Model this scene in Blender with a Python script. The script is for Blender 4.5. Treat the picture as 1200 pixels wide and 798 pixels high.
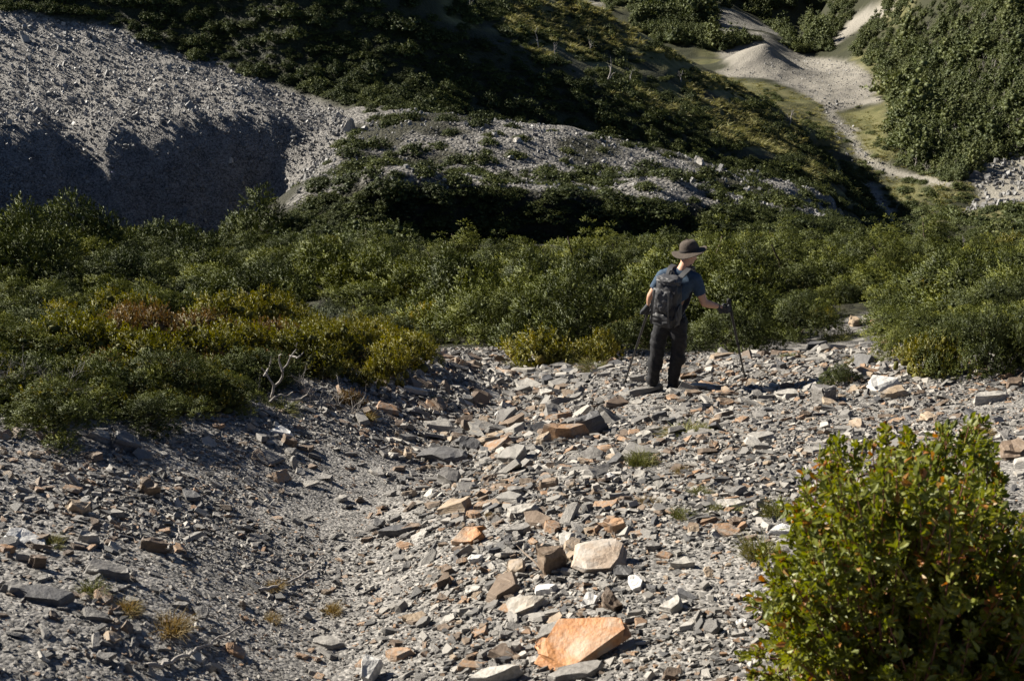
import bpy, bmesh, math, random
import numpy as np
from mathutils import Vector, Matrix, Euler, Quaternion

for o in list(bpy.data.objects):
    bpy.data.objects.remove(o)
SC = bpy.context.scene
COL = SC.collection
R = math.radians

# ------------------------------------------------------------------ camera
EYE = 1.65                     # eye height above the scree underfoot
PITCH = R(22.3)
FPX = 1167.0                   # 35 mm lens on a full frame, in photo pixels
cam_d = bpy.data.cameras.new('camera')
cam = bpy.data.objects.new('camera', cam_d)
COL.objects.link(cam)
cam.location = (0, 0, EYE)
cam.rotation_euler = (R(90) - PITCH, 0, 0)
cam_d.sensor_width = 36.0
cam_d.lens = FPX / 1200 * 36.0
cam_d.clip_start = 0.05
cam_d.clip_end = 5000
cam_d.dof.use_dof = True
cam_d.dof.focus_distance = 11.0
cam_d.dof.aperture_fstop = 7.1
SC.camera = cam

# ------------------------------------------------------------------ sky, sun, exposure
SUN_AZ, SUN_EL = R(-62), R(30)          # left of the view direction, backlit
world = bpy.data.worlds.new('World')
SC.world = world
world.use_nodes = True
wn = world.node_tree.nodes
wl = world.node_tree.links
wn.clear()
sky = wn.new('ShaderNodeTexSky')
sky.sky_type = 'NISHITA'
sky.sun_disc = False
sky.sun_elevation = SUN_EL
sky.sun_rotation = SUN_AZ
sky.altitude = 3700
sky.air_density = 0.55
sky.dust_density = 0.1
bg = wn.new('ShaderNodeBackground')
bg.inputs['Strength'].default_value = 0.05
wo = wn.new('ShaderNodeOutputWorld')
wl.new(sky.outputs[0], bg.inputs[0])
wl.new(bg.outputs[0], wo.inputs[0])
sun_d = bpy.data.lights.new('sun', 'SUN')
sun_d.energy = 5.0
sun_d.angle = R(0.53)
sun_d.color = (1.0, 0.93, 0.81)
sun = bpy.data.objects.new('sun', sun_d)
COL.objects.link(sun)
sdir = Vector((math.cos(SUN_EL) * math.sin(SUN_AZ), math.cos(SUN_EL) * math.cos(SUN_AZ), math.sin(SUN_EL)))
sun.rotation_euler = sdir.to_track_quat('Z', 'Y').to_euler()
sun.location = (-30, 20, 40)
VS = SC.view_settings
VS.view_transform = 'Standard'
VS.look = 'None'
VS.exposure = 1.5
VS.gamma = 1.0
VS.use_curve_mapping = False
SC.cycles.max_bounces = 5
SC.cycles.diffuse_bounces = 2
SC.cycles.glossy_bounces = 2
SC.cycles.transmission_bounces = 4
SC.cycles.transparent_max_bounces = 4
SC.cycles.use_denoising = True

# ------------------------------------------------------------------ helpers
rng = np.random.default_rng(7)
random.seed(7)
CP, SP = math.cos(PITCH), math.sin(PITCH)


def ray(u, v):
    """direction through photo pixel (u, v)"""
    a = (u - 600) / FPX
    b = (399 - v) / FPX
    return np.array([a, CP + SP * b, -SP + CP * b])


def at(u, v, y):
    d = ray(u, v)
    return np.array([0, 0, EYE]) + d * (y / d[1])


def project(P):
    """photo pixel of world points (n,3)"""
    x, y, z = P[..., 0], P[..., 1], P[..., 2] - EYE
    f = y * CP - z * SP
    f = np.where(f < 0.05, 0.05, f)
    up = y * SP + z * CP
    return 600 + FPX * x / f, 399 - FPX * up / f, f


def _hash(ix, iy, seed):
    h = (ix.astype(np.int64) * 374761393 + iy.astype(np.int64) * 668265263 + seed * 974634777) & 0x7fffffff
    h = ((h ^ (h >> 13)) * 1274126177) & 0x7fffffff
    return ((h ^ (h >> 16)) & 0xffff) / 65535.0


def vnoise(x, y, seed=0):
    ix, iy = np.floor(x), np.floor(y)
    fx, fy = x - ix, y - iy
    fx = fx * fx * (3 - 2 * fx)
    fy = fy * fy * (3 - 2 * fy)
    a = _hash(ix, iy, seed)
    b = _hash(ix + 1, iy, seed)
    c = _hash(ix, iy + 1, seed)
    d = _hash(ix + 1, iy + 1, seed)
    return (a + (b - a) * fx) * (1 - fy) + (c + (d - c) * fx) * fy - 0.5


def fbm(x, y, octaves=4, seed=0, gain=0.5):
    s, amp = 0.0, 1.0
    for o in range(octaves):
        s = s + amp * vnoise(x * 2 ** o + 17.3 * o, y * 2 ** o - 9.1 * o, seed + o)
        amp *= gain
    return s


def inpoly(u, v, poly):
    inside = np.zeros(np.shape(u), bool)
    n = len(poly)
    for i in range(n):
        x1, y1 = poly[i]
        x2, y2 = poly[(i + 1) % n]
        if y1 == y2:
            continue
        c = ((y1 > v) != (y2 > v)) & (u < (x2 - x1) * (v - y1) / (y2 - y1) + x1)
        inside ^= c
    return inside


def fast_mesh(name, V, F, mat=None, smooth=False, mats=None, midx=None):
    """mesh from arrays; F is (n,3) or (n,4)"""
    V = np.ascontiguousarray(V, np.float32)
    F = np.ascontiguousarray(F, np.int32)
    k = F.shape[1]
    me = bpy.data.meshes.new(name)
    me.vertices.add(len(V))
    me.vertices.foreach_set('co', V.ravel())
    me.loops.add(F.size)
    me.loops.foreach_set('vertex_index', F.ravel())
    me.polygons.add(len(F))
    me.polygons.foreach_set('loop_start', np.arange(0, F.size, k, dtype=np.int32))
    if smooth:
        me.polygons.foreach_set('use_smooth', np.ones(len(F), bool))
    else:
        me.polygons.foreach_set('use_smooth', np.zeros(len(F), bool))
    for m in (mats or ([mat] if mat else [])):
        me.materials.append(m)
    if midx is not None:
        me.polygons.foreach_set('material_index', np.ascontiguousarray(midx, np.int32))
    me.update(calc_edges=True)
    return me


def link(name, data, parent=None, loc=None, rot=None, scale=None):
    o = bpy.data.objects.new(name, data)
    COL.objects.link(o)
    if parent is not None:
        o.parent = parent
    if loc is not None:
        o.location = loc
    if rot is not None:
        o.rotation_euler = rot
    if scale is not None:
        o.scale = scale
    return o


def tag(o, label=None, cat=None, group=None, kind=None):
    if label:
        o['label'] = label
    if cat:
        o['category'] = cat
    if group:
        o['group'] = group
    if kind:
        o['kind'] = kind
    return o


LANDMARKS_NEAR = [
    (30, 628, 'the long bleached slab'), (177, 573, 'the brown wedge stone'), (91, 594, 'the squarish tan block'), (125, 668, 'the broad grey slab'), (52, 697, 'the longest dark slab'),
    (318, 537, 'the smooth grey plate'), (145, 521, 'the dark rounded block'), (182, 641, 'the stone under the bent twig'), (275, 761, 'the orange-brown flat stone'), (384, 752, 'the lone oval grey stone'),
    (552, 628, 'the bright orange slab'), (645, 659, 'the chunky brown block'), (702, 649, 'the large pale boulder'), (694, 742, 'the big orange slab'), (618, 705, 'the pale overhanging slab'),
    (722, 617, 'the orange block'), (788, 709, 'the lone pale slab'), (438, 782, 'the white stone at the bottom'), (487, 722, 'the tan triangular plate'), (612, 600, 'the pale lozenge slab'),
    (470, 621, 'the thin dark ledge'), (549, 520, 'the dark triangular slate'), (521, 537, 'the broad dark slab'), (664, 511, 'the long rust-stained slab'), (669, 568, 'the pinkish upright chip'),
    (715, 561, 'the small pure white stone'), (965, 466, 'the squared grey block'), (926, 462, 'the pale flat plate'), (1032, 450, 'the broken whitish slab'), (893, 513, 'the low grey slab'),
    (1090, 490, 'the tan tongue-shaped stone'), (1160, 468, 'the pale sunken boulder'), (1186, 527, 'the reddish brown boulder'), (917, 622, 'the white slab by the bush'), (752, 540, 'the bright grass tuft'),
    (1010, 378, 'the gap in the shrubs'), (776, 455, 'the hiker boots'), (873, 446, 'the planted pole tip'), (731, 451, 'the slanting pole tip'), (200, 738, 'the brown grass clump'),
    (805, 508, 'the flat grass strip'), (450, 430, 'the small yellowish bush'), (640, 420, 'the low olive bush'), (598, 464, 'the pale tapering slab'), (250, 756, 'the curved stick')]
LANDMARKS_BELT = [
    (985, 440, 'the small lone juniper'), (1085, 415, 'the olive bush by the gap'), (386, 383, 'the silvery cushion shrub'), (1150, 380, 'the largest right juniper'), (838, 300, 'the tall pale conifer'),
    (1010, 290, 'the gravel gully'), (100, 260, 'the spreading dark pine'), (20, 280, 'the black edge pine'), (305, 265, 'the dark round pine'), (640, 415, 'the low olive bush'), (450, 430, 'the small yellowish bush'),
    (798, 300, 'the hiker hat'), (760, 350, 'the hiker pack'), (870, 390, 'the wide pale juniper'), (1015, 376, 'the gap in the shrubs'), (44, 410, 'the grey thicket'), (330, 440, 'the antler-shaped branch'),
    (200, 385, 'the rusty heath'), (600, 265, 'the dark spur foot'), (500, 330, 'the middle of the belt'), (1180, 300, 'the right picture edge'), (700, 330, 'the hollow left of the hiker'), (1060, 330, 'the hollow behind the gap')]
LANDMARKS_HILL = [
    (411, 150, 'the perched pale boulder'), (606, 165, 'the whitish spur rock'), (820, 190, 'the bluish boulder'), (631, 50, 'the lone bleached tree'), (712, 95, 'the forked white snag'), (692, 60, 'the thin crest snag'),
    (925, 145, 'the white trunk'), (300, 120, 'the scree brink'), (150, 38, 'the top of the bare scree'), (500, 125, 'the crest of the spur'), (360, 215, 'the gravel tongue'), (700, 215, 'the pale streak of the spur'),
    (960, 230, 'the end of the spur'), (560, 15, 'the pale snag at the top'), (450, 60, 'the blackest part of the ridge'), (800, 100, 'the golden shoulder'), (300, 20, 'the upper ridge slope'), (600, 250, 'the dark spur foot'),
    (860, 250, 'the hollow behind the hiker'), (450, 255, 'the left foot of the spur')]
LANDMARKS_WOOD = [
    (1170, 215, 'the boulder field'), (1030, 150, 'the valley meadow'), (1155, 165, 'the white stump'), (1000, 95, 'the pale gravel basin'), (1195, 20, 'the top corner'), (1100, 132, 'the white snag of the wood'),
    (1110, 212, 'the stream fork'), (1190, 140, 'the right picture edge'), (1118, 106, 'the pale snag above the meadow'), (1070, 190, 'the wood tip at the stream')]
_named = {}


def near_label(start, U, V, marks):
    """label by the nearest thing one can find and the side it lies on"""
    m = min(marks, key=lambda q: (q[0] - U) ** 2 + (1.4 * (q[1] - V)) ** 2)
    du, dv = U - m[0], V - m[1]
    far = math.hypot(du, dv)
    if abs(du) > 1.2 * abs(dv):
        side = 'right of' if du > 0 else 'left of'
    else:
        side = 'in front of' if dv > 0 else 'behind'
    if abs(du) > 0.45 * abs(dv) and abs(dv) > 0.45 * abs(du):
        side = ('right of and ' if du > 0 else 'left of and ') + ('below' if dv > 0 else 'above')
    how = 'just ' if far < 28 else ('well ' if far > 75 else '')
    return f'{start} {how}{side} {m[2]}'


# ------------------------------------------------------------------ materials
def new_mat(name):
    m = bpy.data.materials.new(name)
    m.use_nodes = True
    nt = m.node_tree
    nt.nodes.clear()
    return m, nt.nodes, nt.links


def node(nodes, kind, **kw):
    n = nodes.new(kind)
    for k, v in kw.items():
        if k in n.inputs:
            n.inputs[k].default_value = v
        else:
            setattr(n, k, v)
    return n


def ramp(nodes, stops, interp='LINEAR'):
    n = nodes.new('ShaderNodeValToRGB')
    cr = n.color_ramp
    cr.interpolation = interp
    while len(cr.elements) < len(stops):
        cr.elements.new(0.5)
    for e, (p, c) in zip(cr.elements, stops):
        e.position = p
        e.color = (*c, 1)
    return n


def mat_plain(name, col, rough=0.8, spec=0.3, bump=0.0, bscale=60.0, var=0.25):
    m, N, L = new_mat(name)
    out = node(N, 'ShaderNodeOutputMaterial')
    b = node(N, 'ShaderNodeBsdfPrincipled')
    b.inputs['Roughness'].default_value = rough
    b.inputs['Specular IOR Level'].default_value = spec
    tc = node(N, 'ShaderNodeTexCoord')
    nz = node(N, 'ShaderNodeTexNoise', Scale=bscale, Detail=5.0)
    L.new(tc.outputs['Object'], nz.inputs['Vector'])
    c = np.array(col)
    rp = ramp(N, [(0.3, tuple(c * (1 - var))), (0.7, tuple(np.minimum(c * (1 + var), 1)))])
    L.new(nz.outputs['Fac'], rp.inputs[0])
    L.new(rp.outputs[0], b.inputs['Base Color'])
    if bump > 0:
        bp = node(N, 'ShaderNodeBump', Strength=bump, Distance=0.01)
        L.new(nz.outputs['Fac'], bp.inputs['Height'])
        L.new(bp.outputs[0], b.inputs['Normal'])
    L.new(b.outputs[0], out.inputs[0])
    return m


def mat_leaf(name, cols, trans=0.3, gloss=0.025, rough=0.6, nscale=2.5):
    """foliage: colour varies by leaf, by clump and by plant; light passes through the blades"""
    m, N, L = new_mat(name)
    out = node(N, 'ShaderNodeOutputMaterial')
    geo = node(N, 'ShaderNodeNewGeometry')
    oi = node(N, 'ShaderNodeObjectInfo')
    tc = node(N, 'ShaderNodeTexCoord')
    nz = node(N, 'ShaderNodeTexNoise', Scale=nscale, Detail=2.0)
    L.new(tc.outputs['Object'], nz.inputs['Vector'])
    a = node(N, 'ShaderNodeMath', operation='MULTIPLY_ADD')
    a.inputs[1].default_value = 0.30
    L.new(geo.outputs['Random Per Island'], a.inputs[0])
    s = node(N, 'ShaderNodeMath', operation='MULTIPLY_ADD')
    s.inputs[1].default_value = 0.35
    L.new(oi.outputs['Random'], s.inputs[0])
    q = node(N, 'ShaderNodeMath', operation='MULTIPLY_ADD')
    q.inputs[1].default_value = 1.2
    q.inputs[2].default_value = -0.42
    L.new(nz.outputs['Fac'], q.inputs[0])
    L.new(q.outputs[0], s.inputs[2])
    L.new(s.outputs[0], a.inputs[2])
    n = len(cols)
    rp = ramp(N, [(i / (n - 1), c) for i, c in enumerate(cols)])
    L.new(a.outputs[0], rp.inputs[0])
    df = node(N, 'ShaderNodeBsdfDiffuse')
    tr = node(N, 'ShaderNodeBsdfTranslucent')
    gl = node(N, 'ShaderNodeBsdfGlossy', Roughness=rough)
    gl.inputs['Color'].default_value = (0.9, 0.95, 0.85, 1)
    m1 = node(N, 'ShaderNodeMixShader', Fac=trans)
    m2 = node(N, 'ShaderNodeMixShader', Fac=gloss)
    hs = node(N, 'ShaderNodeHueSaturation', Saturation=1.15, Value=1.25)
    L.new(rp.outputs[0], df.inputs['Color'])
    L.new(rp.outputs[0], hs.inputs['Color'])
    L.new(hs.outputs[0], tr.inputs['Color'])
    L.new(df.outputs[0], m1.inputs[1])
    L.new(tr.outputs[0], m1.inputs[2])
    L.new(m1.outputs[0], m2.inputs[1])
    L.new(gl.outputs[0], m2.inputs[2])
    L.new(m2.outputs[0], out.inputs[0])
    return m


def mat_rock(name, cols, scale=7.0, rough=0.62, spec=0.35, bump=0.5, stain=None, stain_at=0.55):
    """slate: cleavage bands, speckle, mottled staining, tone differs stone by stone"""
    m, N, L = new_mat(name)
    out = node(N, 'ShaderNodeOutputMaterial')
    b = node(N, 'ShaderNodeBsdfPrincipled')
    b.inputs['Roughness'].default_value = rough
    b.inputs['Specular IOR Level'].default_value = spec
    tc = node(N, 'ShaderNodeTexCoord')
    oi = node(N, 'ShaderNodeObjectInfo')
    n1 = node(N, 'ShaderNodeTexNoise', Scale=scale, Detail=6.0, Roughness=0.65)
    mp = node(N, 'ShaderNodeMapping')
    mp.inputs['Scale'].default_value = (1, 1, 6)
    ad = node(N, 'ShaderNodeVectorMath', operation='ADD')
    sc = node(N, 'ShaderNodeVectorMath', operation='SCALE')
    sc.inputs[0].default_value = (31.0, 17.0, 5.0)
    L.new(oi.outputs['Random'], sc.inputs['Scale'])
    L.new(tc.outputs['Object'], ad.inputs[0])
    L.new(sc.outputs[0], ad.inputs[1])
    L.new(ad.outputs[0], mp.inputs['Vector'])
    L.new(mp.outputs[0], n1.inputs['Vector'])
    rnd = node(N, 'ShaderNodeMath', operation='MULTIPLY_ADD')
    rnd.inputs[1].default_value = 0.75
    L.new(oi.outputs['Random'], rnd.inputs[0])
    m0 = node(N, 'ShaderNodeMath', operation='MULTIPLY_ADD')
    m0.inputs[1].default_value = 0.5
    m0.inputs[2].default_value = -0.12
    L.new(n1.outputs['Fac'], m0.inputs[0])
    L.new(m0.outputs[0], rnd.inputs[2])
    n = len(cols)
    rp = ramp(N, [(i / (n - 1), c) for i, c in enumerate(cols)])
    L.new(rnd.outputs[0], rp.inputs[0])
    n2 = node(N, 'ShaderNodeTexNoise', Scale=scale * 9, Detail=4.0)
    L.new(ad.outputs[0], n2.inputs['Vector'])
    spk = ramp(N, [(0.25, (0.6, 0.6, 0.6)), (0.7, (1.15, 1.15, 1.15))])
    L.new(n2.outputs['Fac'], spk.inputs[0])
    mx = node(N, 'ShaderNodeMix', data_type='RGBA', blend_type='MULTIPLY')
    mx.inputs[0].default_value = 1.0
    L.new(rp.outputs[0], mx.inputs[6])
    L.new(spk.outputs[0], mx.inputs[7])
    col = mx.outputs[2]
    if stain:
        n3 = node(N, 'ShaderNodeTexNoise', Scale=scale * 0.7, Detail=5.0, Roughness=0.7)
        L.new(ad.outputs[0], n3.inputs['Vector'])
        st = ramp(N, [(stain_at - 0.08, (0, 0, 0)), (stain_at + 0.1, (1, 1, 1))])
        L.new(n3.outputs['Fac'], st.inputs[0])
        m3 = node(N, 'ShaderNodeMix', data_type='RGBA')
        L.new(st.outputs[0], m3.inputs[0])
        L.new(col, m3.inputs[6])
        m3.inputs[7].default_value = (*stain, 1)
        col = m3.outputs[2]
    L.new(col, b.inputs['Base Color'])
    bp = node(N, 'ShaderNodeBump', Strength=bump, Distance=0.02)
    hh = node(N, 'ShaderNodeMath', operation='MULTIPLY_ADD')
    hh.inputs[1].default_value = 0.35
    L.new(n2.outputs['Fac'], hh.inputs[0])
    L.new(n1.outputs['Fac'], hh.inputs[2])
    L.new(hh.outputs[0], bp.inputs['Height'])
    L.new(bp.outputs[0], b.inputs['Normal'])
    L.new(b.outputs[0], out.inputs[0])
    return m
# ------------------------------------------------------------------ terrain
# one height function: smooth land form through control points + fractal relief
def path_x(y):
    return np.interp(y, [-2, 3.6, 5.1, 8.0, 12.0, 16], [-0.3, -0.75, -1.0, -0.35, 0.15, 0.5])


def near_z(x, y):
    d = x - path_x(y)
    l = np.maximum(-d, 0)
    r = np.maximum(d, 0)
    w = np.clip((y + 1) / 4, 0.2, 1)
    return -0.31 * y + w * (0.27 * np.minimum(l, 3.2) + 0.03 * np.maximum(l - 3.2, 0) + 0.125 * np.minimum(r, 7) - 0.10 * np.exp(-(d / 0.8) ** 2))


RO = 4.0
pts = []
for yy in (-2.5, -1, 0.5, 2, 3.5, 5, 7, 9, 11):
    for aa in (-1.0, -0.7, -0.45, -0.3, -0.2, -0.1, -0.05, 0.0, 0.06, 0.15, 0.28, 0.42, 0.65, 0.95):
        xx = aa * (yy + RO)
        pts.append((xx, yy, near_z(np.float64(xx), np.float64(yy))))
for yy, zz in ((14, -6.0 + EYE), (20, -7.6 + EYE), (30, -9.9 + EYE), (42, -13.0 + EYE)):
    for uu in (-350, 0, 200, 400, 600, 800, 1000, 1200, 1550):
        lift = 0.0
        if uu <= 100 and yy >= 20:
            lift = 0.6
        if uu >= 1100:
            lift = 0.5 if yy < 25 else 0.0
        pts.append(((uu - 600) / FPX * yy * 1.05, yy, zz + lift))
ctrl = [
    # gully behind the shrub belt
    (-350, 330, 70), (0, 315, 66), (150, 320, 70), (300, 300, 64), (450, 292, 58), (600, 305, 58), (760, 300, 60), (900, 300, 62),
    (1060, 330, 75), (1200, 330, 75), (1550, 330, 75),
    
    # spur with gravel and scattered bushes
    (330, 238, 76), (400, 215, 78), (500, 218, 78), (600, 228, 78), (700, 236, 79), (830, 252, 78), (900, 262, 80), (1000, 278, 86),
    (385, 180, 96), (450, 180, 94), (550, 190, 94), (650, 200, 94), (750, 212, 96), (850, 228, 100),
    (430, 137, 116), (500, 130, 118), (580, 140, 119), (660, 155, 120), (740, 172, 122), (820, 190, 124), (900, 212, 126), (980, 238, 128),
    (470, 130, 127), (560, 165, 134), (660, 185, 136), (760, 200, 138), (860, 222, 140), (950, 248, 144),
    # big shaded slope and its crest; unseen heights above raised to shade it
    (0, -45, 172), (60, -100, 182), (110, -150, 184), (180, -180, 186), (270, -190, 190), (150, -10, 164), (250, 20, 159), (350, 45, 153), (350, -20, 163), (450, 60, 154), (450, -20, 172), (520, 20, 172), (400, 100, 144),
    (600, 52, 168), (660, 88, 166), (720, 116, 166), (800, 150, 166), (880, 182, 166), (960, 214, 168),
    # sunlit shoulder behind the crest
    (560, 5, 196), (640, 40, 200), (720, 85, 198), (800, 120, 196), (880, 160, 194), (950, 195, 190), (1000, 232, 188),
    (600, -25, 240), (690, 10, 240), (760, 52, 236), (810, 84, 232), (860, 114, 228), (910, 152, 222), (965, 194, 212), (1010, 238, 204),
    (0, -130, 215), (240, -150, 205), (330, -150, 200), (450, -90, 235), (-350, -60, 170), (-350, -220, 220), (0, -220, 330), (450, -110, 330), (640, -10, 290), (700, 45, 300), (780, 80, 300), (850, 108, 285), (920, 140, 270), (620, 0, 360),  # leading points: unseen heights shaped to cast shade on the ridge
    # valley floor
    (1035, 262, 200), (1020, 215, 238), (1000, 165, 288), (985, 128, 338), (900, 112, 345), (960, 95, 400), (880, 84, 415), (820, 90, 400), (1010, 90, 395),
    (760, 75, 420), (700, 60, 430),
    (1040, 170, 262), (1060, 205, 238), (1110, 215, 222), (1150, 238, 205), (1200, 240, 196), (1100, 262, 180), (1200, 275, 160), (1550, 250, 170),
    (1100, 330, 115), (1200, 335, 115), (1000, 300, 125), (1050, 300, 150),
    # wooded slope on the far side
    (1200, 185, 238), (1550, 150, 215), (1120, 165, 262), (1060, 130, 318), (1040, 95, 385), (1030, 70, 430),
    (1200, 110, 282), (1130, 100, 315), (1200, 40, 325), (1120, 40, 378), (1060, 50, 430), (1200, -30, 370), (1100, -25, 440), (1020, 20, 520), (1550, 0, 280),
    (1550, -150, 340), (1200, -180, 480), (1000, -60, 620), (1030, -150, 760),
    # hills at the head of the valley
    (985, 60, 490), (940, 70, 500), (900, 40, 520), (840, 50, 500), (780, 40, 520), (720, 25, 540), (850, 5, 600), (760, -20, 640), (700, -10, 620),
    (960, 25, 600), (990, 5, 640), (930, -10, 680), (850, -60, 760), (680, -60, 800), (960, -70, 800), (450, -120, 700), (0, -300, 700),
]
rows = [  # along the foot of the eroded bank, its brink, and the scree above
    [(-350, 305, 79), (0, 308, 84), (150, 308, 88), (280, 290, 94)],
    [(-350, 262, 89), (-120, 262, 94), (0, 262, 97), (100, 270, 99.5), (200, 266, 103.5), (280, 245, 107.8), (345, 205, 113.2)],
    [(-350, 165, 97), (-120, 158, 102), (0, 158, 105), (60, 176, 106.5), (100, 178, 108), (150, 164, 110), (250, 154, 114), (330, 147, 117), (385, 150, 119)],
    [(-350, 130, 112), (-120, 118, 117), (0, 122, 119), (100, 132, 121), (200, 126, 124), (300, 126, 128), (380, 138, 126)],
    [(-350, 90, 132), (-120, 70, 141), (0, 76, 139), (100, 88, 139), (200, 88, 139), (300, 105, 136)],
    [(-350, 60, 152), (-120, 30, 154), (0, 45, 150), (100, 60, 149), (200, 65, 150), (300, 95, 145), (400, 122, 137)],
    # steep shaded foot of the spur and its brow
    [(450, 285, 66), (520, 294, 67.5), (600, 300, 69), (700, 302, 70), (790, 300, 72)],
    [(450, 228, 69), (520, 233, 70.5), (600, 238, 72), (700, 245, 73), (790, 252, 75)],
]
for row in rows:
    ru = np.array(row, float)
    for u_ in np.arange(ru[0, 0], ru[-1, 0] + 1, 28.0):
        ctrl.append((u_, np.interp(u_, ru[:, 0], ru[:, 1]), np.interp(u_, ru[:, 0], ru[:, 2])))
for (u_, v_, y_) in ctrl:
    pts.append(tuple(at(u_, v_, y_)))
pts = np.array(pts, float)


def _q(x, y):
    r = y + RO
    return np.stack([2.0 * x / r, np.log(r)], -1)


_C = _q(pts[:, 0], pts[:, 1])
_val = pts[:, 2] / (pts[:, 1] + RO)


def _phi(d2):
    return 0.5 * d2 * np.log(np.maximum(d2, 1e-12))


_n = len(_C)
_A = np.zeros((_n + 3, _n + 3))
_A[:_n, :_n] = _phi(((_C[:, None, :] - _C[None, :, :]) ** 2).sum(-1)) + np.eye(_n) * 2e-4
_A[:_n, _n] = 1
_A[:_n, _n + 1:] = _C
_A[_n, :_n] = 1
_A[_n + 1:, :_n] = _C.T
_w = np.linalg.solve(_A, np.concatenate([_val, np.zeros(3)]))


def base_z(x, y):
    x = np.atleast_1d(np.asarray(x, float))
    y = np.atleast_1d(np.asarray(y, float))
    out = np.empty(len(x))
    for i in range(0, len(x), 40000):
        q = _q(x[i:i + 40000], y[i:i + 40000])
        d2 = (q * q).sum(1)[:, None] + (_C * _C).sum(1)[None, :] - 2 * q @ _C.T
        out[i:i + 40000] = (_phi(np.maximum(d2, 0)) @ _w[:_n] + _w[_n] + q @ _w[_n + 1:]) * (y[i:i + 40000] + RO)
    return out


def ground_z(x, y):
    x = np.atleast_1d(np.asarray(x, float))
    y = np.atleast_1d(np.asarray(y, float))
    z = base_z(x, y)
    near = np.clip((22 - y) / 8, 0, 1)
    z = z + near * (0.05 * fbm(x * 1.3, y * 1.3, 5, 3) + 0.10 * fbm(x * 0.45, y * 0.45, 2, 9))
    mid = np.clip((y - 40) / 40, 0, 1)
    rough = 1 - 0.65 * np.clip((-x - 12) / 15, 0, 1) * (y < 150)
    z = z + mid * rough * (1.6 * fbm(x / 16, y / 16, 5, 21, 0.55) + 0.5 * fbm(x / 3.2, y / 3.2, 3, 40))
    runnel = np.clip((-x - 14) / 10, 0, 1) * np.clip((y - 96) / 6, 0, 1) * np.clip((150 - y) / 12, 0, 1)
    z = z + runnel * (0.95 * fbm((x + 0.5 * y) / 3.4, y / 22, 4, 91, 0.6) + 0.22 * fbm(x / 0.9, y / 0.9, 2, 92))
    far = np.clip((y - 180) / 150, 0, 1)
    slope_far = np.clip((z - EYE + 52) / 12, 0, 1)
    z = z + far * slope_far * 7.0 * fbm(x / 70, y / 70, 4, 60)
    # gravel mound at the mouth of the side valley
    m1 = at(897, 78, 415)
    z = z + 11.5 * np.exp(-(((x - m1[0]) / 15) ** 2 + ((y - m1[1] - 6) / 13) ** 2) ** 0.72)
    return z


def hit(u, v, y0=1.5, y1=700.0):
    """first point of the land seen through photo pixel (u, v)"""
    d = ray(u, v)
    ys = np.exp(np.linspace(math.log(y0), math.log(y1), 500))
    P = d[None, :] * (ys / d[1])[:, None] + np.array([0, 0, EYE])
    below = P[:, 2] < ground_z(P[:, 0], P[:, 1])
    i = int(np.argmax(below))
    if not below[i]:
        return P[-1]
    lo, hi = ys[max(i - 1, 0)], ys[i]
    yy = np.linspace(lo, hi, 40)
    P = d[None, :] * (yy / d[1])[:, None] + np.array([0, 0, EYE])
    below = P[:, 2] < ground_z(P[:, 0], P[:, 1])
    j = int(np.argmax(below)) if below.any() else 39
    return P[j]


def gz(x, y):
    return float(ground_z(np.array([x]), np.array([y]))[0])


def normal_at(x, y, e=0.2):
    q = ground_z(np.array([x + e, x - e, x, x]), np.array([y, y, y + e, y - e]))
    zx, zy = (q[0] - q[1]) / (2 * e), (q[2] - q[3]) / (2 * e)
    return Vector((-zx, -zy, 1)).normalized()


a_c = np.concatenate([np.linspace(-1.1, -0.63, 36)[:-1], np.arange(-0.63, 0.63, 0.0045), np.linspace(0.632, 1.0, 26)])
s_c = np.arange(math.log(1.6), math.log(1000), 0.0055)
AA, SS = np.meshgrid(a_c, s_c)
GY = np.exp(SS) - RO
GX = AA * np.exp(SS)
nr, ncol = GX.shape
gx, gy = GX.ravel(), GY.ravel()
gzv = ground_z(gx, gy)
GP = np.stack([gx, gy, gzv], 1)
PU, PV, PF = project(GP)

_Z = gzv.reshape(nr, ncol)


def gridz(x, y):
    """height of the land sheet itself (bilinear in its own grid)"""
    x = np.atleast_1d(np.asarray(x, float))
    y = np.atleast_1d(np.asarray(y, float))
    r = np.maximum(y + RO, 1.61)
    fi = np.clip((np.log(r) - s_c[0]) / 0.0055, 0, nr - 1.001)
    fj = np.clip(np.interp(x / r, a_c, np.arange(ncol)), 0, ncol - 1.001)
    i, j = fi.astype(int), fj.astype(int)
    fi, fj = fi - i, fj - j
    return (_Z[i, j] * (1 - fi) + _Z[i + 1, j] * fi) * (1 - fj) + (_Z[i, j + 1] * (1 - fi) + _Z[i + 1, j + 1] * fi) * fj


ground_z = gridz
# scree edge in the view: gravel below this line, shrubs above it
EDGE = np.array([(-400, 512), (0, 505), (100, 500), (215, 490), (260, 470), (330, 468), (400, 447), (440, 432), (480, 426), (520, 414), (600, 420), (640, 427), (700, 427),
                 (745, 424), (800, 422), (850, 416), (900, 406), (960, 394), (1000, 374), (1045, 372), (1058, 425), (1100, 434), (1200, 430), (1600, 425)], float)


def edge_v(u):
    return np.interp(u, EDGE[:, 0], EDGE[:, 1])


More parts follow.
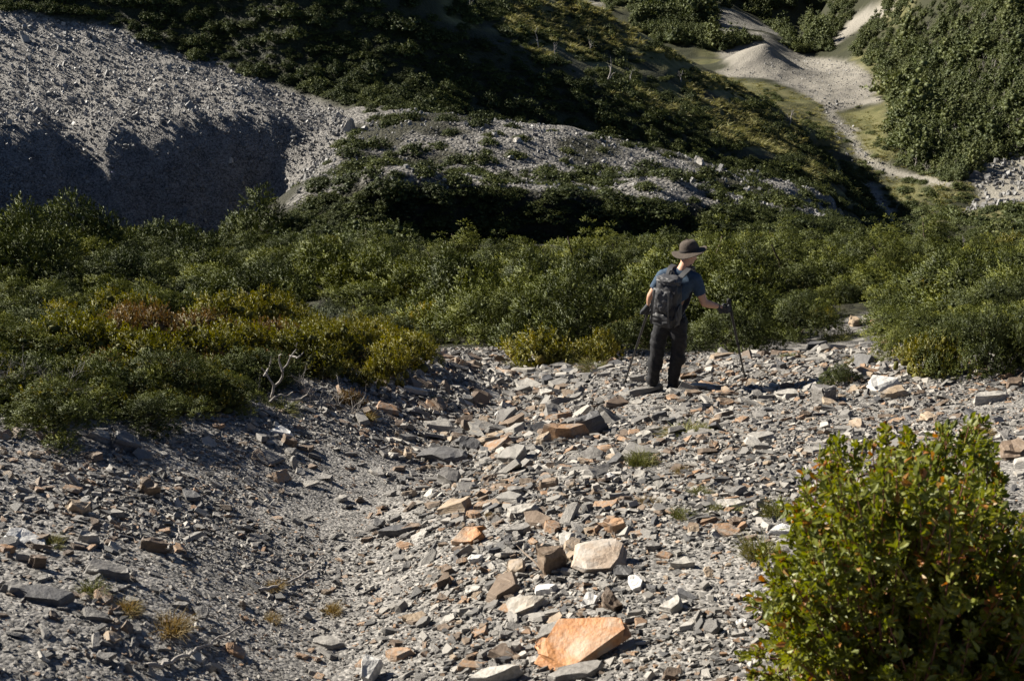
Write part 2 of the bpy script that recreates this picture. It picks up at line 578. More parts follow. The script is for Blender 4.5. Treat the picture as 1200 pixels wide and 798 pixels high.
SCREE = [(-600, -40), (-60, 0), (20, 18), (90, 28), (150, 36), (180, 62), (250, 70), (330, 105), (400, 128), (412, 150), (392, 180), (335, 240), (280, 275), (-600, 275)]
BEDS = {  # pale stream gravel and valley floor
    'fan': [(838, 84), (880, 78), (940, 66), (1000, 74), (1022, 88), (1028, 108), (1012, 118), (985, 122), (960, 122), (930, 104), (900, 92), (850, 90)],
    'stream': [(962, 122), (1000, 118), (1042, 112), (1035, 120), (985, 128), (978, 132), (990, 146), (1010, 152), (1000, 158), (1008, 170), (1022, 186), (1048, 196), (1046, 206),
               (1022, 198), (1002, 180), (996, 164), (980, 150), (966, 134)],
    'fork': [(1048, 198), (1090, 208), (1120, 214), (1118, 222), (1090, 216), (1046, 206)],
    'lower': [(1012, 212), (1024, 214), (1036, 236), (1052, 256), (1044, 264), (1026, 244)],
    'mound': [(840, 62), (900, 44), (945, 66), (925, 82), (860, 84)],
    'upper': [(975, 48), (1000, 20), (1040, 0), (1060, 6), (1020, 26), (990, 46), (976, 56)],
    'slip': [(832, 20), (850, 12), (880, 14), (905, 34), (925, 50), (900, 48), (870, 40), (838, 44)],
    'slip2': [(688, 0), (705, 0), (712, 8), (696, 18), (690, 10)],
}
TALUS = [(1128, 200), (1160, 188), (1300, 150), (1300, 235), (1180, 240), (1130, 250), (1150, 226), (1136, 212)]
n_hi = fbm(gx / (gy + RO) * 60, np.log(gy + RO) * 60, 3, 5)
n_lo = fbm(gx / (gy + RO) * 14, np.log(gy + RO) * 14, 3, 8)
ju, jv = PU + 14 * n_lo + 6 * n_hi, PV + 8 * n_lo + 5 * n_hi
gravel = np.zeros(len(gx))
pale = np.zeros(len(gx))
grass = np.zeros(len(gx))
near_edge = (PV > edge_v(PU) - 6 + 12 * n_hi) & (gy < 22)
gravel[near_edge | (gy < 6)] = 1
gravel[inpoly(ju, jv, SCREE) & (gy > 86) & (gy < 172)] = 1
bank_m = inpoly(ju, jv, SCREE) & (gy > 80) & (gy < 112)
spur_m = (gy > 66) & (gy < 130) & (PU > 322) & (PU < 1010) & ~inpoly(PU, PV, SCREE)
gravel[spur_m & (jv < np.interp(PU, [330, 420, 600, 800, 1000], [245, 215, 225, 240, 262])) & (n_lo > -0.25)] = 0.85
for k, poly in BEDS.items():
    if k in ('slip', 'slip2'):
        gravel[inpoly(PU + 14 * n_hi, PV + 9 * n_hi, poly) & (gy > 430) & (n_lo > 0)] = 0.8
        continue
    pale[inpoly(PU + 4 * n_hi, PV + 2.5 * n_hi, poly) & (gy > 180)] = 1
pale[inpoly(ju, jv, TALUS) & (gy > 170) & (gy < 300)] = 0.8
grass[(gy > 170) & (gy < 262) & (PU > 520) & (PU < 1020) & (PV > -60) & (n_lo + 0.5 * n_hi > -0.12)] = 1
grass[inpoly(ju, jv, [(980, 130), (1030, 118), (1045, 150), (1048, 192), (1015, 180), (985, 150)]) & (gy > 220)] = 1
grass[inpoly(ju, jv, [(990, 60), (1040, 60), (1050, 120), (1030, 118)]) & (gy > 300)] = 1
grass[inpoly(ju, jv, [(840, 90), (960, 110), (985, 180), (900, 140)]) & (gy > 262)] = 0.8
grass[inpoly(ju, jv, [(1040, 0), (1080, 0), (1050, 30), (1030, 24)]) & (gy > 400)] = 1
grass[(gy > 430) & (PU < 900) & (n_lo > 0.05)] = 0.7
grass[(gy > 180) & (gy < 330) & (PU > 1000) & (PV > 175) & (n_lo > 0.1)] = 0.8


def smooth2(f, n=1):
    g = f.reshape(nr, ncol).copy()
    for _ in range(n):
        h = g.copy()
        h[1:-1, 1:-1] = (g[1:-1, 1:-1] * 2 + g[:-2, 1:-1] + g[2:, 1:-1] + g[1:-1, :-2] + g[1:-1, 2:]) / 6
        g = h
    return g.ravel()


gravel, pale, grass = smooth2(gravel, 2), smooth2(pale, 1), smooth2(grass, 3)
cover = np.stack([gravel, grass, pale, np.ones(len(gx))], 1).astype(np.float32)


def mat_land(name, fine, bump_d, soil=((0.014, 0.015, 0.007), (0.040, 0.038, 0.020)), bstr=0.9, gain=1.0):
    """land surface: dark soil and ground cover, gravel, grass and pale stream stones by the cover of the place"""
    m, N, L = new_mat(name)
    out = node(N, 'ShaderNodeOutputMaterial')
    b = node(N, 'ShaderNodeBsdfPrincipled', Roughness=0.85)
    b.inputs['Specular IOR Level'].default_value = 0.2
    tc = node(N, 'ShaderNodeTexCoord')
    at_ = node(N, 'ShaderNodeAttribute', attribute_name='cover')
    sp = node(N, 'ShaderNodeSeparateColor')
    L.new(at_.outputs['Color'], sp.inputs[0])
    n1 = node(N, 'ShaderNodeTexNoise', Scale=fine, Detail=8.0, Roughness=0.7)
    n2 = node(N, 'ShaderNodeTexNoise', Scale=fine * 0.12, Detail=5.0)
    vo = node(N, 'ShaderNodeTexVoronoi', Scale=fine * 1.5)
    for n in (n1, n2, vo):
        L.new(tc.outputs['Object'], n.inputs['Vector'])

    def mix(fac, a, c):
        x = node(N, 'ShaderNodeMix', data_type='RGBA')
        L.new(fac, x.inputs[0])
        L.new(a, x.inputs[6])
        L.new(c, x.inputs[7])
        return x.outputs[2]
    r_soil = ramp(N, [(0.3, soil[0]), (0.7, soil[1])])
    L.new(n1.outputs['Fac'], r_soil.inputs[0])
    r_gr = ramp(N, [(0.25, (0.06 * gain, 0.057 * gain, 0.053 * gain)), (0.5, (0.16 * gain, 0.152 * gain, 0.142 * gain)), (0.85, (0.30 * gain, 0.284 * gain, 0.262 * gain))])
    scv = node(N, 'ShaderNodeSeparateColor')
    L.new(vo.outputs['Color'], scv.inputs[0])
    cell = node(N, 'ShaderNodeMath', operation='MULTIPLY_ADD')
    cell.inputs[1].default_value = 0.55
    cell.inputs[2].default_value = -0.28
    L.new(scv.outputs[0], cell.inputs[0])
    av = node(N, 'ShaderNodeMath', operation='MULTIPLY_ADD')
    av.inputs[1].default_value = 0.5
    hb = node(N, 'ShaderNodeMath', operation='MULTIPLY')
    hb.inputs[1].default_value = 0.55
    L.new(n2.outputs['Fac'], hb.inputs[0])
    L.new(n1.outputs['Fac'], av.inputs[0])
    L.new(hb.outputs[0], av.inputs[2])
    cs = node(N, 'ShaderNodeMath', operation='ADD')
    L.new(av.outputs[0], cs.inputs[0])
    L.new(cell.outputs[0], cs.inputs[1])
    L.new(cs.outputs[0], r_gr.inputs[0])
    r_gs = ramp(N, [(0.3, (0.055, 0.058, 0.020)), (0.55, (0.11, 0.105, 0.042)), (0.75, (0.16, 0.145, 0.07))])
    L.new(n2.outputs['Fac'], r_gs.inputs[0])
    r_pl = ramp(N, [(0.3, (0.15, 0.14, 0.12)), (0.7, (0.27, 0.25, 0.215))])
    L.new(n1.outputs['Fac'], r_pl.inputs[0])
    c = mix(sp.outputs[1], r_soil.outputs[0], r_gs.outputs[0])
    c = mix(sp.outputs[0], c, r_gr.outputs[0])
    c = mix(sp.outputs[2], c, r_pl.outputs[0])
    L.new(c, b.inputs['Base Color'])
    hh = node(N, 'ShaderNodeMath', operation='MULTIPLY_ADD')
    hh.inputs[1].default_value = -0.9
    L.new(vo.outputs['Distance'], hh.inputs[0])
    L.new(n1.outputs['Fac'], hh.inputs[2])
    bp = node(N, 'ShaderNodeBump', Strength=bstr, Distance=bump_d)
    L.new(hh.outputs[0], bp.inputs['Height'])
    L.new(bp.outputs[0], b.inputs['Normal'])
    L.new(b.outputs[0], out.inputs[0])
    return m


M_near = mat_land('scree_ground', 40.0, 0.012, bstr=0.6)
M_scree = mat_land('scree_slope', 5.0, 0.25, bstr=0.8, gain=1.0)
M_mid = mat_land('hill_ground', 2.2, 0.5)
M_far = mat_land('far_ground', 1.6, 0.5, bstr=0.45, soil=((0.012, 0.014, 0.006), (0.036, 0.037, 0.016)))

idx = np.arange(nr * ncol).reshape(nr, ncol)
quads = np.stack([idx[:-1, :-1], idx[:-1, 1:], idx[1:, 1:], idx[1:, :-1]], -1).reshape(-1, 4)
fy = gy[quads[:, 0]]
fu, fv = PU[quads[:, 0]], PV[quads[:, 0]]
fb = bank_m[quads[:, 0]]
# 0 near scree, 1 shrub slope, 2 eroded scree hill, 3 spur, 4 shaded ridge, 5 valley floor, 6 wooded slope, 7 head-of-valley hills
reg = np.full(len(quads), 1)
reg[fy < 13] = 0
far_m = fy > 66
reg[far_m] = 3
reg[far_m & (fu < 345) & (fy > 80)] = 2
reg[far_m & (fy > 131)] = 4
reg[far_m & (fy <= 150) & inpoly(fu, fv, SCREE)] = 2
valley_line = np.interp(fu, [600, 900, 1050, 1300], [262, 250, 212, 130])
reg[(fy > valley_line) & (fu > 600)] = 5
reg[(fy > 222) & (fu > 1040) & (fy > np.interp(fu, [1040, 1120, 1300], [330, 262, 205]))] = 6
reg[(fy > 440) & (fu < 1040)] = 7
vn = np.zeros((nr * ncol, 3))
dxr = GP.reshape(nr, ncol, 3)
tu = np.gradient(dxr, axis=1)
tv = np.gradient(dxr, axis=0)
vn = np.cross(tu, tv).reshape(-1, 3)
vn /= np.linalg.norm(vn, axis=1)[:, None]
names = ['ground', 'shrub_slope', 'scree_hill', 'gravel_spur', 'ridge', 'valley_floor', 'far_hillside', 'far_hills']
labels = ['grey slate scree in front with a worn path', 'dark slope under the belt of shrubs', 'bare grey scree slope with an eroded bank',
          'gravel spur dotted with low bushes', 'large shaded ridge falling to the valley', 'valley floor with pale stream bed',
          'wooded slope beyond the stream', 'hills at the head of the valley']
for r_ in range(8):
    q = quads[reg == r_]
    used, inv = np.unique(q, return_inverse=True)
    me = fast_mesh(names[r_], GP[used], inv.reshape(-1, 4), M_near if r_ == 0 else (M_scree if r_ == 2 else M_mid if r_ in (1, 3) else M_far), smooth=True)
    ca = me.color_attributes.new('cover', 'FLOAT_COLOR', 'POINT')
    ca.data.foreach_set('color', cover[used].ravel())
    me.normals_split_custom_set_from_vertices([tuple(v) for v in vn[used]])
    o = link(names[r_], me)
    tag(o, labels[r_], names[r_].replace('_', ' '), kind='structure')
# ------------------------------------------------------------------ stone
GREY = [(0.085, 0.080, 0.075), (0.16, 0.15, 0.138), (0.22, 0.207, 0.187), (0.30, 0.28, 0.25)]
M_grey = mat_rock('slate_grey', GREY)
M_dark = mat_rock('slate_dark', [(0.05, 0.05, 0.054), (0.085, 0.083, 0.083), (0.13, 0.125, 0.12)])
M_pale = mat_rock('slate_pale', [(0.25, 0.235, 0.21), (0.32, 0.30, 0.268), (0.40, 0.38, 0.345)], stain=(0.30, 0.25, 0.19), stain_at=0.62)
M_white = mat_rock('quartz_white', [(0.42, 0.41, 0.39), (0.50, 0.49, 0.47), (0.58, 0.57, 0.55)], stain=(0.4, 0.36, 0.3), stain_at=0.66)
M_tan = mat_rock('slate_tan', [(0.20, 0.15, 0.10), (0.29, 0.22, 0.15), (0.37, 0.29, 0.21)], stain=(0.22, 0.20, 0.18), stain_at=0.6)
M_brown = mat_rock('slate_brown', [(0.09, 0.065, 0.045), (0.14, 0.10, 0.07), (0.20, 0.15, 0.105)])
M_rust = mat_rock('slate_rust', [(0.24, 0.10, 0.035), (0.36, 0.15, 0.05), (0.44, 0.23, 0.10)], stain=(0.34, 0.26, 0.19), stain_at=0.54)
M_pinkish = mat_rock('slate_pinkish', [(0.30, 0.23, 0.17), (0.38, 0.30, 0.23), (0.45, 0.37, 0.30)], stain=(0.36, 0.33, 0.29), stain_at=0.52)
M_ochre = mat_rock('slate_ochre', [(0.19, 0.105, 0.05), (0.27, 0.155, 0.08), (0.34, 0.22, 0.13)], stain=(0.21, 0.18, 0.15), stain_at=0.52)
M_chip = mat_rock('slate_chips', [(0.035, 0.034, 0.034), (0.075, 0.072, 0.069), (0.135, 0.128, 0.118), (0.205, 0.192, 0.173), (0.30, 0.28, 0.25), (0.43, 0.40, 0.36)], scale=20, bump=0.3)
M_chipw = mat_rock('slate_chips_warm', [(0.10, 0.07, 0.048), (0.17, 0.12, 0.08), (0.25, 0.15, 0.085), (0.33, 0.26, 0.20)], scale=20, bump=0.3)
M_farrock = mat_rock('hill_stone', [(0.10, 0.10, 0.10), (0.17, 0.168, 0.165), (0.28, 0.275, 0.265)], scale=2.0)


def slab_bm(rs, n, w, d, t, taper=0.85, lump=0.0, layers=2):
    """angular slate slab: irregular outline, split layers along its edge, uneven top"""
    ang = np.sort(rs.uniform(0, 2 * math.pi, n) * 0.35 + np.arange(n) * 2 * math.pi / n * 0.9)
    rad = rs.uniform(0.68, 1.15, n)
    ox, oy = np.cos(ang) * rad * w / 2, np.sin(ang) * rad * d / 2
    bm = bmesh.new()
    rings = []
    tilt = rs.uniform(-0.18, 0.18, 2)
    for k in range(layers + 1):
        f = k / layers
        off = rs.uniform(-0.055, 0.055, (n, 2)) * min(w, d)
        shr = (1 - (1 - taper) * f) * rs.uniform(0.9, 1.0) if k else 0.9
        ring = []
        for i in range(n):
            z = t * f + (tilt[0] * ox[i] + tilt[1] * oy[i]) * f * 0.5 + rs.uniform(-0.1, 0.1) * t * (k > 0)
            ring.append(bm.verts.new((ox[i] * shr + off[i, 0], oy[i] * shr + off[i, 1], z)))
        rings.append(ring)
    for k in range(layers):
        for i in range(n):
            j = (i + 1) % n
            bm.faces.new((rings[k][i], rings[k][j], rings[k + 1][j], rings[k + 1][i]))
    bm.faces.new(rings[-1])
    bm.faces.new(rings[0][::-1])
    return bm


def rock_mesh(name, seed, w, d, t, mat, n=7, taper=0.85, detail=1, layers=3):
    rs = np.random.default_rng(seed)
    bm = slab_bm(rs, n, w, d, t, taper, layers=layers)
    if detail:
        bmesh.ops.bevel(bm, geom=[e for e in bm.edges], offset=min(w, d, t) * 0.045, segments=1, affect='EDGES', profile=0.5)
        bmesh.ops.triangulate(bm, faces=[f for f in bm.faces if len(f.verts) > 4])
        big = [e for e in bm.edges if e.calc_length() > 0.3 * w]
        bmesh.ops.subdivide_edges(bm, edges=big, cuts=2, use_grid_fill=True)
        co = np.array([v.co for v in bm.verts])
        kk = fbm(co[:, 0] / w * 5 + seed % 97, co[:, 1] / w * 5 + co[:, 2] / w * 3, 3, seed % 50)
        for v, k in zip(bm.verts, kk):
            v.co.z += k * 0.16 * t + k * 0.016 * w
            v.co.x += k * 0.03 * w
    me = bpy.data.meshes.new(name)
    bmesh.ops.recalc_face_normals(bm, faces=bm.faces)
    bm.to_mesh(me)
    bm.free()
    me.materials.append(mat)
    return me


def settle(x, y, yaw, tx, ty):
    """rotation of a stone lying on the slope, tipped by tx, ty"""
    n = normal_at(x, y)
    q = Vector((0, 0, 1)).rotation_difference(n)
    return (q @ Euler((tx, ty, 0)).to_quaternion() @ Euler((0, 0, yaw)).to_quaternion()).to_euler()


# (u, v, width px, height px, material, thickness/width, tip towards viewer in degrees, label)
HERO = [
    (30, 628, 64, 24, M_white, .13, 10, 'long bleached slab beside the rust flake at the picture edge'),
    (177, 573, 34, 20, M_brown, .42, 30, 'dark brown wedge stone standing up out of fine gravel'),
    (91, 594, 29, 21, M_tan, .42, 24, 'squarish tan block behind a cluster of grey stones'),
    (125, 668, 60, 22, M_grey, .20, 9, 'broad grey slab with a flat top above a grass tuft'),
    (52, 697, 84, 20, M_dark, .13, 6, 'longest dark slab with a black front edge'),
    (24, 690, 46, 18, M_grey, .2, 12, 'grey slab leaning against the longest dark slab'),
    (318, 537, 42, 20, M_grey, .12, 14, 'smooth grey plate lying flat below the bleached branches'),
    (338, 518, 27, 12, M_brown, .35, 12, 'brown brick-like stone just above a smooth grey plate'),
    (145, 521, 42, 18, M_dark, .35, 8, 'dark rounded block at the foot of the shrubs'),
    (120, 512, 36, 13, M_pale, .2, 10, 'pale slab tucked under the shrub edge'),
    (182, 641, 38, 16, M_brown, .35, 10, 'brownish stone with a twig bent over it'),
    (275, 761, 36, 17, M_ochre, .22, 14, 'orange-brown flat stone above the curved stick'),
    (384, 752, 44, 20, M_grey, .18, 15, 'oval grey stone lying apart in the gravel'),
    (327, 505, 34, 13, M_white, .16, 12, 'chalk-white flat flake close to the bleached branches'),
    (6, 643, 26, 12, M_ochre, .3, 8, 'rust coloured flake cut by the picture edge'),
    (102, 632, 28, 18, M_pale, .5, 15, 'pale chunk between the grass tuft and the tan block'),
    (42, 660, 24, 16, M_brown, .6, 10, 'small brown chunk among dark stones'),
    (552, 628, 50, 26, M_rust, .18, 30, 'bright orange slab tilted up amid the grey rubble'),
    (645, 659, 44, 34, M_brown, .6, 10, 'chunky brown block left of the large pale boulder'),
    (607, 664, 30, 26, M_tan, .35, 30, 'tan wedge leaning on the chunky brown block'),
    (702, 649, 76, 54, M_pinkish, .14, 30, 'large pale pinkish boulder with a rough flat top'),
    (692, 745, 126, 84, M_rust, .09, 34, 'big orange slab, the largest stone of the scree'),
    (646, 757, 40, 28, M_rust, .25, 20, 'orange fragment broken from the side of the big orange slab'),
    (618, 705, 82, 28, M_pale, .14, 16, 'pale overhanging slab with a dark gap beneath'),
    (692, 701, 22, 26, M_white, .3, 35, 'white stone standing right behind the big orange slab'),
    (718, 702, 32, 36, M_brown, .5, 38, 'olive brown block leaning back next to the white stone'),
    (746, 682, 23, 29, M_white, .3, 36, 'white chip stood upright by the olive brown block'),
    (730, 670, 30, 26, M_dark, .3, 40, 'thin dark slate on edge in front of the large pale boulder'),
    (661, 632, 36, 18, M_pale, .2, 18, 'bluish pale slab touching the large pale boulder'),
    (722, 617, 31, 18, M_ochre, .45, 12, 'orange block behind the large pale boulder'),
    (788, 709, 42, 20, M_pale, .25, 14, 'pale slab alone on the fine gravel by the leafy bush'),
    (680, 789, 84, 18, M_grey, .16, 10, 'long grey slab below the big orange slab'),
    (438, 782, 40, 42, M_white, .4, 38, 'white stone with a black shaded side at the picture bottom'),
    (575, 792, 76, 24, M_pale, .2, 16, 'wide pale slab cut by the picture bottom'),
    (487, 722, 32, 16, M_tan, .2, 20, 'tan triangular plate on the worn path'),
    (612, 600, 40, 18, M_pale, .25, 16, 'pale lozenge slab tipped to the light'),
    (608, 622, 34, 16, M_grey, .3, 12, 'grey slab propped over a dark hollow'),
    (470, 621, 58, 14, M_dark, .14, 6, 'thin dark ledge carrying a brown plate'),
    (483, 617, 30, 13, M_brown, .18, 14, 'brown plate lying on the thin dark ledge'),
    (446, 612, 16, 20, M_dark, .4, 40, 'small dark shard standing on edge by the thin dark ledge'),
    (549, 520, 34, 26, M_dark, .18, 42, 'dark triangular slate leaning steeply'),
    (516, 498, 38, 18, M_pale, .16, 16, 'pale slab above the dark triangular slate'),
    (521, 537, 62, 20, M_dark, .22, 6, 'broad dark slab left of the dark triangular slate'),
    (477, 533, 18, 16, M_tan, .6, 15, 'small tan cube left of the broad dark slab'),
    (664, 511, 56, 18, M_ochre, .3, 18, 'long rust-stained slab lying diagonally'),
    (692, 504, 46, 24, M_dark, .5, 14, 'dark block leaning on the rust-stained slab'),
    (706, 494, 26, 16, M_tan, .4, 20, 'light tan block on top of the dark block'),
    (640, 519, 27, 15, M_tan, .5, 12, 'tan block left of the rust-stained slab'),
    (694, 532, 32, 22, M_grey, .2, 35, 'grey triangular plate leaning below the rust-stained slab'),
    (669, 568, 19, 17, M_tan, .45, 35, 'pinkish upright chip with a pointed top'),
    (645, 570, 26, 14, M_brown, .45, 10, 'rounded brown stone next to the pinkish upright chip'),
    (715, 561, 15, 11, M_white, .6, 20, 'small pure white stone on grey gravel'),
    (606, 577, 28, 13, M_grey, .35, 14, 'grey block above the pale lozenge slab'),
    (965, 466, 30, 20, M_grey, .62, 6, 'squared grey block standing below the small green shrub'),
    (926, 462, 44, 14, M_pale, .15, 12, 'pale flat plate left of the squared grey block'),
    (1032, 450, 44, 22, M_white, .2, 18, 'broken whitish slab under the red-leaved bush'),
    (1050, 461, 34, 15, M_tan, .25, 14, 'tan slab at the end of the broken whitish slab'),
    (838, 498, 15, 14, M_tan, .7, 15, 'small tan cube beside a strip of grass'),
    (893, 513, 36, 13, M_grey, .25, 6, 'low grey slab alone on pale gravel'),
    (1090, 490, 28, 16, M_tan, .3, 16, 'tan tongue-shaped stone above the leafy bush'),
    (1160, 468, 44, 16, M_pale, .25, 14, 'pale boulder sunk in gravel by the right picture edge'),
    (1186, 527, 38, 24, M_brown, .35, 16, 'reddish brown boulder behind the leafy bush top'),
    (917, 622, 40, 16, M_white, .2, 18, 'white slab beside the grass tuft and the leafy bush'),
    (868, 726, 15, 13, M_white, .3, 30, 'white square chip against the leafy bush'),
    (862, 578, 32, 12, M_grey, .3, 8, 'dark topped grey slab on the gravel right of the grass tufts'),
    (855, 592, 36, 14, M_pale, .22, 12, 'pale slab just below the dark topped grey slab'),
    (1001, 379, 16, 10, M_tan, .5, 10, 'orange tinted stone in the gap between the shrubs'),
    (1016, 377, 20, 9, M_pale, .4, 10, 'pale flat stone closing the gap between the shrubs'),
    (1029, 380, 15, 9, M_ochre, .5, 10, 'small orange stone at the gap between the shrubs'),
    (957, 408, 30, 9, M_dark, .3, 8, 'dark slate at the corner of the shrubs, near the gap'),
    (918, 432, 12, 10, M_dark, .8, 8, 'small dark stone next to the trekking pole shadow'),
    (536, 432, 32, 10, M_dark, .2, 18, 'long dark splinter below the low green bushes'),
    (826, 456, 68, 10, M_grey, .14, 6, 'flat ledge stone next to the hiker boots'),
    (812, 620, 15, 20, M_tan, .3, 48, 'pointed tan shard sticking up near the mossy tuft'),
    (862, 612, 22, 12, M_brown, .4, 12, 'brown stone between the pointed shard and the leafy bush'),
    (590, 486, 26, 12, M_white, .2, 25, 'whitish splinter standing between dark slabs'),
    (598, 464, 36, 9, M_pale, .15, 14, 'pale tapering slab in the upper path'),
    (640, 462, 22, 12, M_pale, .3, 22, 'pale triangular stone in the upper path'),
    (775, 488, 24, 9, M_dark, .3, 8, 'dark flat stone in the path below the hiker'),
    (748, 446, 20, 8, M_grey, .4, 8, 'grey stone close to the tip of the hiker left pole'),
    (800, 660, 32, 18, M_pale, .3, 18, 'pale rounded slab in grey gravel, right of the large pale boulder'),
    (830, 668, 14, 24, M_tan, .3, 45, 'narrow tan stone leaning beside the pale rounded slab'),
    (765, 640, 22, 13, M_grey, .35, 12, 'grey oval stone right behind the large pale boulder'),
    (640, 690, 34, 14, M_white, .25, 16, 'whitish stone above the pale overhanging slab'),
    (560, 655, 22, 12, M_white, .35, 16, 'light chip below the bright orange slab'),
    (525, 668, 20, 14, M_brown, .4, 14, 'brown chip on the path edge below the bright orange slab'),
    (555, 690, 26, 14, M_pale, .25, 18, 'pale plate between the bright orange slab and the path'),
]
hero_xy = []
for k, (u, v, wp, hp, m, th, tip, lab) in enumerate(HERO):
    P = hit(u, v + hp * 0.25)
    f = float(project(P[None])[2][0])
    w = wp / FPX * f * 1.06
    view = math.atan2(EYE - P[2], P[1]) - math.atan(0.31) + R(tip)
    d = (hp / FPX * f - w * th * 0.5) / max(math.sin(view), 0.2)
    d = min(max(d, 0.35 * w), 1.3 * w)
    sd = 900 + k + (4000 if k == 21 else 0)
    rs = np.random.default_rng(sd)
    me = rock_mesh('rock', sd, w, d, w * th, m, n=int(rs.integers(7, 11)), layers=4 if th > 0.3 else 3)
    o = link('rock', me, loc=(P[0], P[1], P[2] - 0.006 + 0.5 * d * math.sin(R(tip)) * 0.7 - 0.02 * w), rot=settle(P[0], P[1], rs.uniform(-0.25, 0.25), R(tip), rs.uniform(-0.12, 0.12)))
    tag(o, lab, 'rock', 'stones of the scree')
    hero_xy.append((P[0], P[1], w * 0.5))
hero_xy = np.array(hero_xy)

# medium stones: shared shapes, each one its own object
shapes = []
for m, cnt in ((M_grey, 9), (M_dark, 5), (M_pale, 4), (M_tan, 3), (M_brown, 3), (M_ochre, 2)):
    for k in range(cnt):
        rs = np.random.default_rng(300 + len(shapes))
        shapes.append(rock_mesh('stone', 300 + len(shapes), 1.0, rs.uniform(0.55, 0.95), rs.uniform(0.08, 0.30), m, n=int(rs.integers(6, 10)), layers=2, detail=1))
tone = ['mid grey'] * 9 + ['dark grey'] * 5 + ['pale'] * 4 + ['tan'] * 3 + ['brown'] * 3 + ['rust'] * 2
rsm = np.random.default_rng(44)


def stone_spots(n):
    """scree points spread evenly over the view, denser along the rubble tongue"""
    m = n * 14
    y = np.exp(rsm.uniform(math.log(6.2), math.log(18.5), m)) - RO
    x = rsm.uniform(-0.52, 0.52, m) * (y + RO)
    z = ground_z(x, y)
    U, V, F = project(np.stack([x, y, z], 1))
    ok = (V > edge_v(U) + 4) & (V < 830) & (U > -40) & (U < 1240)
    tongue = np.exp(-((U - np.interp(V, [420, 520, 620, 798], [560, 620, 620, 620])) / 150) ** 2)
    p = np.maximum.reduce([tongue, np.where((U > 780) & (V < 560), 0.75, 0), np.where(U < 170, 0.55, 0), np.where((U > 180) & (U < 440) & (V > 540), 0.14, 0.26)])
    ok &= rsm.random(m) < p
    return np.stack([x, y, z, U, V, F], 1)[ok][:n]


for (x, y, z, U, V, F) in stone_spots(335):
    big = 450 < U < 780 and V > 470
    sp = rsm.lognormal(math.log(26 if big else 19), 0.36)
    w = sp / FPX * F
    if len(hero_xy) and (np.hypot(hero_xy[:, 0] - x, hero_xy[:, 1] - y) < hero_xy[:, 2] * 0.8 + 0.3 * w).any():
        continue
    k = int(rsm.integers(len(shapes)))
    o = link('stone', shapes[k], loc=(x, y, z - 0.02 * w), rot=settle(x, y, rsm.uniform(0, 6.28), rsm.normal(0, 0.2) + 0.14, rsm.normal(0, 0.2)), scale=(w, w, w * rsm.uniform(0.8, 1.2)))
    size = 'small' if sp < 14 else ('large' if sp > 26 else 'medium')
    tag(o, near_label(f'{size} {tone[k]} slate stone', U, V, LANDMARKS_NEAR), 'stone', 'loose stones on the scree')


# ------------------------------------------------------------------ scattered masses (geometry-node instances)
def scatter(name, P, rot, scl, pick, sources, label, cat):
    me = bpy.data.meshes.new(name)
    n = len(P)
    me.vertices.add(n)
    me.vertices.foreach_set('co', np.ascontiguousarray(P, np.float32).ravel())
    for an, arr in (('rot', rot), ('scl', scl)):
        t = me.attributes.new(an, 'FLOAT_VECTOR', 'POINT')
        t.data.foreach_set('vector', np.ascontiguousarray(arr, np.float32).ravel())
    t = me.attributes.new('pick', 'INT', 'POINT')
    t.data.foreach_set('value', np.ascontiguousarray(pick, np.int32))
    o = link(name, me)
    src = bpy.data.collections.new(name + '_shapes')
    for i, sm in enumerate(sources):
        src.objects.link(bpy.data.objects.new(f'{name}_shape_{i:02d}', sm))
    ng = bpy.data.node_groups.new(name, 'GeometryNodeTree')
    ng.interface.new_socket('Geometry', in_out='INPUT', socket_type='NodeSocketGeometry')
    ng.interface.new_socket('Geometry', in_out='OUTPUT', socket_type='NodeSocketGeometry')
    gi, go = ng.nodes.new('NodeGroupInput'), ng.nodes.new('NodeGroupOutput')
    ci = ng.nodes.new('GeometryNodeCollectionInfo')
    ci.inputs['Collection'].default_value = src
    ci.inputs['Separate Children'].default_value = True
    ci.inputs['Reset Children'].default_value = True
    ip = ng.nodes.new('GeometryNodeInstanceOnPoints')
    ip.inputs['Pick Instance'].default_value = True
    ng.links.new(gi.outputs[0], ip.inputs['Points'])
    ng.links.new(ci.outputs[0], ip.inputs['Instance'])
    for an, ty, sock in (('rot', 'FLOAT_VECTOR', 'Rotation'), ('scl', 'FLOAT_VECTOR', 'Scale'), ('pick', 'INT', 'Instance Index')):
        na = ng.nodes.new('GeometryNodeInputNamedAttribute')
        na.data_type = ty
        na.inputs['Name'].default_value = an
        ng.links.new(na.outputs['Attribute'], ip.inputs[sock])
    ng.links.new(ip.outputs[0], go.inputs[0])
    o.modifiers.new('scatter', 'NODES').node_group = ng
    tag(o, label, cat, kind='stuff')
    return o


def chip_mesh(seed, mat, tmin=0.06, tmax=0.24):
    rs = np.random.default_rng(seed)
    bm = slab_bm(rs, int(rs.integers(4, 7)), 1.0, rs.uniform(0.5, 0.95), rs.uniform(tmin, tmax), taper=rs.uniform(0.7, 0.95), layers=1)
    bmesh.ops.recalc_face_normals(bm, faces=bm.faces)
    me = bpy.data.meshes.new('chip')
    bm.to_mesh(me)
    bm.free()
    me.materials.append(mat)
    return me


